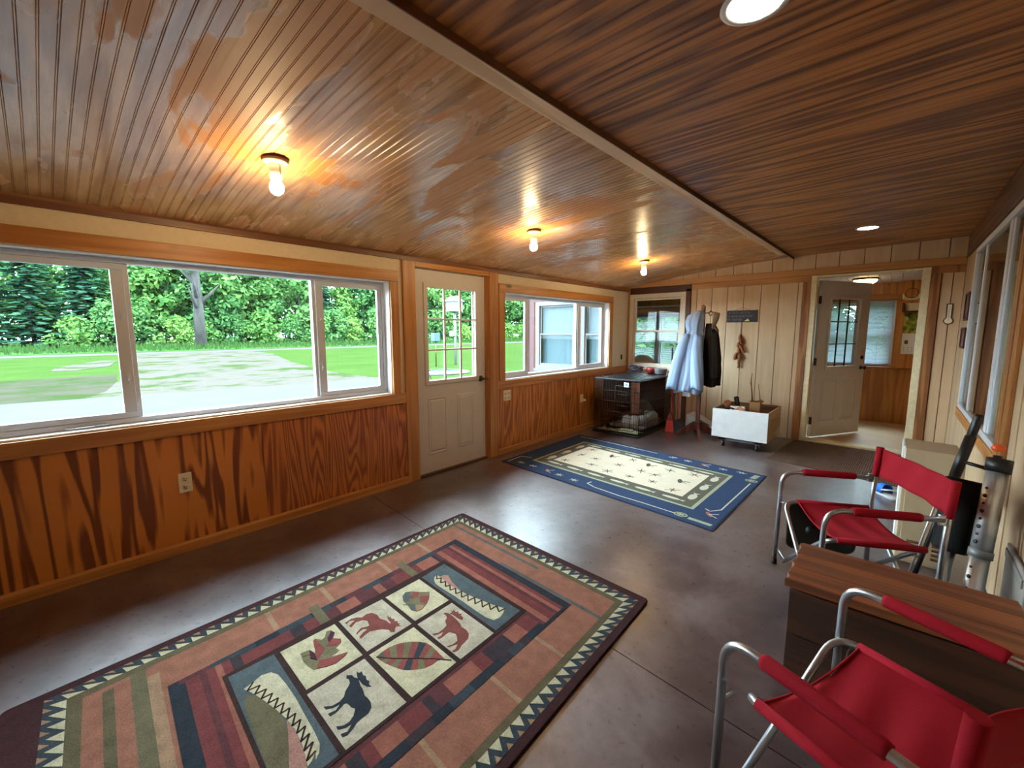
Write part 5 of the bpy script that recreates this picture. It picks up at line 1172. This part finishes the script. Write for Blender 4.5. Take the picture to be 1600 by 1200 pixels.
MB().tube(lp_, .008, 6).build('webbing', plain('dark_navy_webbing', C(34, 36, 60), .7), ls)

# ================================================================== broom, dustpan, pet ramp
br = thing('broom', 'broom with red bristles and a dark handle beside the crate', 'broom', (1.06, 6.42, 0))
MB().tube([(1.075, 6.43, .28), (.96, 6.68, .76), (.905, 6.80, 1.02)], .011, 8).build('handle', plain('red_handle', C(170, 44, 40), .4), br)
MB().tube([(.905, 6.80, 1.02), (.868, 6.88, 1.20)], .0135, 8).build('grip', M['black'], br)
MB().prism([(1.00, .0), (1.13, .0), (1.11, .17), (1.02, .17)], 6.39, 6.45, plane='xz').build('bristles', plain('red_bristles', C(200, 62, 52), .8, bump=.6, bscale=200), br)
MB().prism([(1.02, .165), (1.11, .165), (1.095, .25), (1.065, .29), (1.04, .25)], 6.395, 6.445, plane='xz').build('head', plain('dark_red_head', C(120, 34, 34), .5), br)
dp = thing('lobby_dustpan', 'black long-handled dustpan standing next to the red broom', 'dustpan', (1.18, 6.44, 0))
MB().prism([(1.10, .01), (1.27, .01), (1.25, .12), (1.16, .20), (1.11, .16)], 6.40, 6.52, plane='xz').build('pan', M['black'], dp, .008)
MB().tube([(1.15, 6.46, .18), (1.09, 6.60, .62), (1.06, 6.66, .82)], .009, 8).build('handle', plain('red_pole', C(176, 52, 48), .4), dp)
rm = thing('white_pet_step', 'low white plastic tray behind the coat stand', 'tray', (1.5, 6.8, 0))
MB().prism([(1.16, 0), (1.72, 0), (1.72, .06), (1.52, .09), (1.30, .20), (1.18, .24)], 6.74, 7.02, plane='xz').build('tray', M['white_vinyl'], rm, .015)
MB().prism([(1.34, .17), (1.50, .10), (1.50, .11), (1.34, .185)], 6.72, 6.76, plane='xz').build('lip', M['dark_bronze'], rm)

# ================================================================== coat stand and clothes
M['cherry'] = wood('red_brown_stand', C(112, 52, 40), C(78, 34, 28), 'z', 8, .06, 3, .4)
BX, BY = 1.44, 6.44
cs = thing('coat_stand', 'dark red wooden coat stand by the far wall', 'coat stand', (BX, BY, 0))
MB().box(BX - .024, BY - .024, .08, BX + .024, BY + .024, 1.78).build('post', M['cherry'], cs, .004)
MB().lathe([(.034, 0), (.030, .012), (0, .03)], (BX, BY, 1.78), 4, Matrix.Rotation(.785, 3, 'Z'), smooth=False).build('finial', M['cherry'], cs)
for a in (math.radians(205), math.radians(295), math.radians(25), math.radians(115)):
    R = Matrix.Rotation(a, 3, 'Z'); c = Vector((BX, BY, 0)); pl = [(.02, .20), (.06, .20), (.28, .035), (.28, 0), (.24, 0), (.02, .09)]
    vs = [c + R @ Vector((x, s * .014, z)) for s in (-1, 1) for x, z in pl]; n = 6
    MB().add(vs, [[i for i in range(n)][::-1], [n + i for i in range(n)]] + [(i, (i + 1) % n, n + (i + 1) % n, n + i) for i in range(n)]).build('foot', M['cherry'], cs, .003)
for a, z in ((.2, 1.70), (3.3, 1.62), (1.8, 1.68), (4.7, 1.60)):
    d = Vector((math.cos(a), math.sin(a), 0)); p = Vector((BX, BY, z)); MB().tube([p, p + d * .07, p + d * .10 + Vector((0, 0, .03))], .007, 8).build('peg', M['dark_bronze'], cs)
def garment(mb, rows, n=72, folds=7, ph=0):
    """rows: (cx, cy, z, rx, ry, foldiness) ellipses lofted into a hanging cloth with creases running down it"""
    vs = []
    for i, (cx_, cy_, z, rx, ry, fo) in enumerate(rows):
        for k in range(n):
            a = 2 * math.pi * k / n; b = a + .25 * math.sin(z * 5 + ph)
            w = 1 + fo * (.55 * math.sin(folds * b + ph) + .35 * math.sin((folds * 2 + 1) * b + ph * 2 + z * 3) + .25 * abs(math.sin(folds * .5 * b + ph)))
            vs.append((cx_ + rx * w * math.cos(a), cy_ + ry * w * math.sin(a), z + .012 * fo * 10 * math.sin(3 * a + ph)))
    fs = [(i * n + k, i * n + (k + 1) % n, (i + 1) * n + (k + 1) % n, (i + 1) * n + k) for i in range(len(rows) - 1) for k in range(n)]
    fs.append([k for k in range(n)]); return mb.add(vs, fs, 0, True)
def loft(rows, k=5):
    out = []
    for a, b in zip(rows, rows[1:]): out += [tuple(p + (q - p) * i / k for p, q in zip(a, b)) for i in range(k)]
    return out + [rows[-1]]
M['bluecloth'] = cloth('blue_grey_rain_jacket', C(140, 160, 190), .06, 400, .6, .2, 6)
jk = thing('blue_jacket', 'light blue hooded jacket hanging on the coat stand', 'jacket', (1.34, 6.33, .64))
garment(MB(), loft([(1.38, 6.36, 1.47, .085, .07, .02), (1.37, 6.345, 1.40, .115, .085, .05), (1.355, 6.335, 1.25, .135, .10, .08), (1.34, 6.33, 1.0, .15, .115, .12), (1.33, 6.33, .8, .165, .125, .16), (1.325, 6.33, .62, .175, .13, .19), (1.325, 6.33, .625, .15, .105, .19)]), folds=7).build('body', M['bluecloth'], jk)
garment(MB(), loft([(1.42, 6.38, 1.735, .012, .012, 0), (1.40, 6.37, 1.72, .06, .05, .05), (1.375, 6.36, 1.67, .105, .08, .07), (1.365, 6.35, 1.60, .118, .09, .08), (1.365, 6.35, 1.53, .112, .085, .10), (1.375, 6.35, 1.46, .098, .08, .12), (1.37, 6.345, 1.40, .12, .092, .10)]), folds=6, ph=1).build('hood', M['bluecloth'], jk)
def sleeve(pts, rs, name, parent, m, fo=.10, ph=0):
    rows = loft([(p[0], p[1], p[2], r, r * .8, fo * (.4 + .6 * i / len(rs))) for i, (p, r) in enumerate(zip(pts, rs))], 4)
    return garment(MB(), rows, 40, 4, ph).build(name, m, parent)
sleeve([(1.30, 6.27, 1.42), (1.25, 6.25, 1.25), (1.205, 6.24, 1.05), (1.17, 6.24, .85), (1.14, 6.24, .655), (1.142, 6.24, .665)], [.05, .070, .078, .084, .086, .066], 'sleeve', jk, M['bluecloth'])
sleeve([(1.445, 6.26, 1.41), (1.455, 6.22, 1.22), (1.47, 6.20, 1.02), (1.482, 6.20, .85), (1.49, 6.20, .69), (1.49, 6.20, .70)], [.05, .070, .078, .080, .076, .058], 'sleeve', jk, M['bluecloth'], ph=1.3)
bx('inner_hem', (1.26, 6.29, .56, 1.37, 6.33, .66), M['white_vinyl'], jk, .01)
M['darkcloth'] = cloth('charcoal_jacket', C(40, 36, 34), .2, 400, .85, .3, 6)
jd = thing('dark_jacket', 'charcoal jacket hanging on the wall side of the coat stand', 'jacket', (1.6, 6.46, .7))
garment(MB(), [(1.53, 6.47, 1.56, .05, .05, 0), (1.545, 6.47, 1.50, .075, .09, .02), (1.56, 6.47, 1.36, .09, .12, .06), (1.575, 6.47, 1.1, .11, .14, .09), (1.58, 6.47, .9, .115, .145, .1), (1.575, 6.47, .72, .11, .14, .12), (1.575, 6.47, .725, .09, .12, .12)], folds=6, ph=2).build('body', M['darkcloth'], jd)
sleeve([(1.60, 6.40, 1.44), (1.63, 6.36, 1.25), (1.645, 6.35, 1.05), (1.64, 6.35, .84)], [.04, .055, .058, .055], 'sleeve', jd, M['darkcloth'], ph=2)
cp = thing('tan_cap', 'tan cap hung from the top peg of the coat stand', 'cap', (1.6, 6.4, 1.45))
M['tan'] = cloth('tan_cotton', C(150, 130, 108), .12)
MB().grid(lambda u, v: (1.585 + .075 * math.sin(math.pi * u) * math.cos(1.57 * (1 - v)) + .015, 6.36 + .10 * (u - .5), 1.50 + .21 * v - .02 * math.sin(math.pi * u)), 12, 8).build('crown', M['tan'], cp, solid=.006)
MB().grid(lambda u, v: (1.59 + .05 * u + .02 * math.sin(3.14 * v), 6.34 + .12 * v, 1.52 - .09 * u * math.sin(.4 + 2.3 * v)), 8, 8).build('peak', M['tan'], cp, solid=.006)
MB().tube([Vector((1.555 + .022 * math.cos(a), 6.38, 1.69 + .03 * math.sin(a))) for a in [6.283 * i / 14 for i in range(14)]], .005, 6, closed=True).build('strap', M['darkcloth'], cp)

# ================================================================== white box on a dolly, and its contents
cx0, cx1, cy0, cy1 = 1.745, 2.37, 6.05, 6.78
bxo = thing('rolling_box', 'white-fronted open wooden box on a dolly with casters', 'box', (2.05, 6.4, 0))
M['boxwhite'] = plain('scuffed_white_board', C(222, 222, 222), .5, var=.05, scale=12); M['boxply'] = wood('raw_box_plywood', C(196, 166, 128), C(170, 136, 96), 'y', 6, .1, 3, .6); M['boxin'] = wood('brown_box_inside', C(132, 88, 54), C(96, 58, 34), 'x', 6, .1, 3, .6)
part_label(bx('front_board', (cx0, cy0, .125, cx1, cy0 + .016, .485), M['boxwhite'], bxo, .003), 'white front board')
bx('end_board', (cx1 - .016, cy0 + .017, .125, cx1, cy1, .485), M['boxply'], bxo, .002); bx('end_board', (cx0, cy0 + .017, .125, cx0 + .016, cy1, .485), M['boxply'], bxo, .002)
bx('back_board', (cx0 + .017, cy1 - .016, .125, cx1 - .017, cy1, .485), M['boxin'], bxo); bx('bottom_board', (cx0 + .017, cy0 + .017, .125, cx1 - .017, cy1 - .017, .14), M['boxin'], bxo)
dl = MB(); dl.box(cx0 + .08, cy0 + .03, .085, cx1 - .06, cy0 + .11, .124); dl.box(cx0 + .08, cy1 - .14, .085, cx1 - .06, cy1 - .06, .124); dl.box(cx0 + .08, cy0 + .03, .09, cx0 + .16, cy1 - .06, .124); dl.box(cx1 - .14, cy0 + .03, .09, cx1 - .06, cy1 - .06, .124)
dl.build('dolly_frame', plain('grey_dolly', C(92, 92, 100), .7), bxo)
for xx in (cx0 + .13, cx1 - .11):
    for yy in (cy0 + .07, cy1 - .10):
        cst = MB(); cst.box(xx - .02, yy - .022, .045, xx - .016, yy + .022, .085); cst.box(xx + .016, yy - .022, .045, xx + .02, yy + .022, .085); cst.box(xx - .02, yy - .022, .078, xx + .02, yy + .022, .086)
        c_ = cst.build('caster', M['alu'], bxo); MB().lathe([(.0, -.013), (.036, -.013), (.038, 0), (.036, .013), (.0, .013)], (xx, yy - .01, .038), 18, Matrix.Rotation(math.pi / 2, 3, 'Y')).build('wheel', M['black'], c_)
k1 = thing('firewood_stick', 'bare forked stick standing up in the rolling box', 'stick', (2.08, 6.6, .14))
MB().tube([(2.10, 6.60, .142), (2.06, 6.64, .52), (2.02, 6.68, .80), (2.025, 6.69, .90)], [.010, .009, .006, .003], 7).tube([(2.035, 6.67, .72), (2.01, 6.66, .78)], .003, 5).build('stick', M['cherry'], k1)
k2 = thing('thin_twig', 'thin brown twig leaning out of the rolling box', 'twig', (2.16, 6.6, .14))
MB().tube([(2.20, 6.60, .142), (2.14, 6.68, .55), (2.10, 6.73, .76)], [.006, .005, .002], 6).build('twig', M['chest'], k2)
k3 = thing('paper_carton', 'pale paper carton among the kindling in the rolling box', 'carton', (1.95, 6.35, .14)); 
MB().obox((1.97, 6.30, .38), (.17, .15, .22), Matrix.Rotation(.25, 3, 'Z')).build('carton', M['white_jamb'], k3, .004); MB().obox((1.97, 6.30, .4905), (.12, .07, .002), Matrix.Rotation(.25, 3, 'Z')).build('tape', M['ivory'], k3)
k4 = thing('kindling_box', 'brown cardboard box inside the rolling box', 'box', (2.08, 6.48, .14))
MB().obox((2.125, 6.52, .36), (.12, .15, .38), Matrix.Rotation(.1, 3, 'Z')).build('carton', cloth('cardboard', C(150, 116, 80), .06), k4, .004)
for fx, fr in ((2.065, -.5), (2.185, .5)): MB().obox((fx, 6.52, .56), (.05, .15, .004), Matrix.Rotation(fr, 3, 'Y')).build('flap', cloth('cardboard_flap', C(140, 106, 74), .06), k4)
k5 = thing('split_log', 'split log end sticking out at the left of the rolling box', 'log', (1.85, 6.3, .14))
MB().tube([(1.82, 6.66, .20), (1.815, 6.42, .52)], [.042, .046], 9).build('log', M['chest'], k5); MB().tube([(1.91, 6.70, .22), (1.90, 6.50, .58)], [.03, .033], 8).build('side_split', M['bark'], k5)
k6 = thing('bark_slab', 'dark piece of bark lying on the kindling', 'bark', (1.92, 6.2, .3))
MB().grid(lambda u, v: (1.84 + .16 * u, 6.12 + .14 * v, .46 + .04 * math.sin(3.14 * u) - .02 * v), 6, 5).build('slab', M['darkcloth'], k6, solid=.012)
k7 = thing('pink_pot_shard', 'terracotta shard leaning on the front board of the rolling box', 'shard', (2.0, 6.12, .4))
MB().prism([(1.97, .40), (2.12, .40), (2.11, .48), (2.045, .535), (1.98, .49)], 6.09, 6.11, plane='xz').build('shard', plain('dull_terracotta', C(176, 122, 96), .8), k7, .003)

# ================================================================== on the far wall
YW = YF - .0105
sg = thing('slate_sign', 'dark slate sign with pale lettering and a yellow triangle on the far wall', 'sign', (1.75, YW, 1.58))
bx('board', (1.56, YW - .014, 1.582, 1.952, YW, 1.748), plain('dark_slate', C(48, 46, 52), .7), sg, .003)
lt = MB(); rr_ = random.Random(21); M['chalk'] = plain('chalk_grey', C(128, 124, 124), .8)
for row, (z, xa, xb) in enumerate(((1.713, 1.585, 1.845), (1.665, 1.575, 1.90), (1.617, 1.575, 1.765))):
    x = xa
    while x < xb:
        w_ = rr_.uniform(.012, .020); h = .030
        lt.box(x, YW - .0155, z - h / 2, x + .003, YW - .014, z + h / 2)
        k = rr_.random()
        if k < .6: lt.box(x, YW - .0154, z + h / 2 - .003, x + w_, YW - .014, z + h / 2)
        if k > .3: lt.box(x, YW - .0153, z - .002, x + w_, YW - .014, z + .001)
        if k > .5: lt.box(x + w_ - .003, YW - .0152, z - h / 2, x + w_, YW - .014, z + h / 2)
        x += w_ + .008 + (.014 if rr_.random() < .2 else 0)
lt.build('lettering', M['chalk'], sg)
MB().prism([(1.79, 1.595), (1.86, 1.595), (1.838, 1.632)], YW - .0155, YW - .014, plane='xz').build('yellow_triangle', plain('yellow_paint', C(206, 196, 90), .6), sg)
MB().tube([(1.66, YW - .007, 1.748), (1.757, YW - .004, 1.79), (1.85, YW - .007, 1.748)], .0015, 5).build('hanger', M['dark_brown'], sg)
dr = thing('dried_bundle', 'dried brown gourds and husks hanging in a string below the slate sign', 'ornament', (1.75, YW, .93))
MB().tube([(1.755, YW - .006, 1.582), (1.753, YW - .02, 1.42)], .0018, 5).build('cord', M['dark_brown'], dr)
M['husk'] = plain('dried_husk', C(146, 84, 44), .7, var=.3, scale=30)
for (x, z, r, h, a) in ((1.752, 1.37, .020, .055, .1), (1.768, 1.32, .022, .06, -.3), (1.742, 1.27, .024, .06, .25), (1.775, 1.23, .024, .06, -.5), (1.75, 1.19, .026, .06, .2), (1.80, 1.18, .018, .05, -.9), (1.72, 1.13, .024, .06, .6), (1.705, 1.09, .026, .05, .1), (1.765, 1.10, .026, .06, -.2), (1.755, 1.02, .016, .07, .0), (1.76, .955, .018, .03, .4)):
    MB().lathe([(0, -h), (r * .8, -h * .6), (r, 0), (r * .5, h * .6), (0, h)], (x, YW - .03, z), 10, Matrix.Rotation(a, 3, 'Y')).build('husk', M['husk'], dr)
th = thing('key_thermometer', 'key-shaped white wall thermometer with a dark frame on the far wall', 'thermometer', (3.83, YW, 1.52))
def keyp(k): return [(3.828 - .027 + k, 1.752 - k), (3.828 + .027 - k, 1.752 - k), (3.828 + .025 - k, 1.60)] + [(3.828 + (.042 - k) * math.cos(a), 1.565 + (.040 - k) * math.sin(a)) for a in [math.radians(50 - 280 * i / 14) for i in range(15)]] + [(3.828 - .025 + k, 1.60)]
MB().prism(keyp(0), YW - .014, YW, plane='xz').build('frame', M['dark_brown'], th, .002); MB().prism(keyp(.010), YW - .016, YW - .012, plane='xz').build('dial_plate', M['ivory'], th)
mk = MB()
for i in range(9): mk.box(3.815, YW - .0168, 1.615 + .013 * i, 3.823, YW - .016, 1.617 + .013 * i)
mk.box(3.8275, YW - .0168, 1.57, 3.8295, YW - .016, 1.72); mk.build('scale_marks', M['dark_brown'], th)
for (ya, yb, za, zb, lb) in ((6.28, 6.60, 1.555, 1.825, 'upper small dark-framed picture on the right wall past the window'), (6.30, 6.66, 1.285, 1.487, 'lower small dark picture on the right wall past the window')):
    t = thing('small_picture', lb, 'picture', (W, (ya + yb) / 2, za)); f = MB(); k = .02
    f.box(W - .018, ya, za, W, yb, za + k); f.box(W - .018, ya, zb - k, W, yb, zb); f.box(W - .018, ya, za + k, W, ya + k, zb - k); f.box(W - .018, yb - k, za + k, W, yb, zb - k); f.build('frame', M['dark_brown'], t)
    bx('print', (W - .008, ya + k, za + k, W - .002, yb - k, zb - k), plain('mauve_print', C(120, 92, 92), .6, var=.4, scale=18), t)
# ================================================================== last bits
ac = thing('striped_armchair', 'round-backed striped armchair in the annex, seen low in the far window', 'armchair', (.06, 7.85, 0))
def stripes():
    t = NT('striped_upholstery'); v = t.coord((38, 0, 0)); w = t.n('ShaderNodeTexWave'); w.inputs['Scale'].default_value = 1.0; t.l(v, w.inputs['Vector'])
    t.bsdf(t.ramp(w.outputs['Fac'], [(.35, C(150, 120, 100)), (.6, C(206, 190, 170))]), .9); return t.m
M['stripe'] = stripes()
MB().prism([(-.20, .35), (.32, .35)] + [(.06 + .26 * math.cos(a), .76 + .28 * math.sin(a)) for a in [math.pi * i / 14 for i in range(15)]], 7.52, 7.66, plane='xz').build('backrest', M['stripe'], ac, .03)
bx('seat', (-.18, 7.66, .22, .30, 8.14, .44), M['stripe'], ac, .03)
for x in (-.26, .30): bx('armrest', (x, 7.56, .20, x + .09, 8.14, .60), M['stripe'], ac, .03)
for x in (-.2, .28):
    for y in (7.58, 8.08): bx('leg', (x, y, .0045, x + .05, y + .05, .22), M['dark_brown'], ac)
gp = thing('grey_wall_panel', 'low grey panel on the right wall next to the chest', 'panel', (W, 3.1, .05))
bx('panel', (W - .022, 2.93, .02, W - .006, 3.33, .46), plain('grey_enamel', C(150, 142, 134), .5), gp, .006)
bx('rim', (W - .028, 2.95, .40, W - .022, 3.31, .44), plain('grey_enamel_rim', C(128, 122, 116), .5), gp, .002)
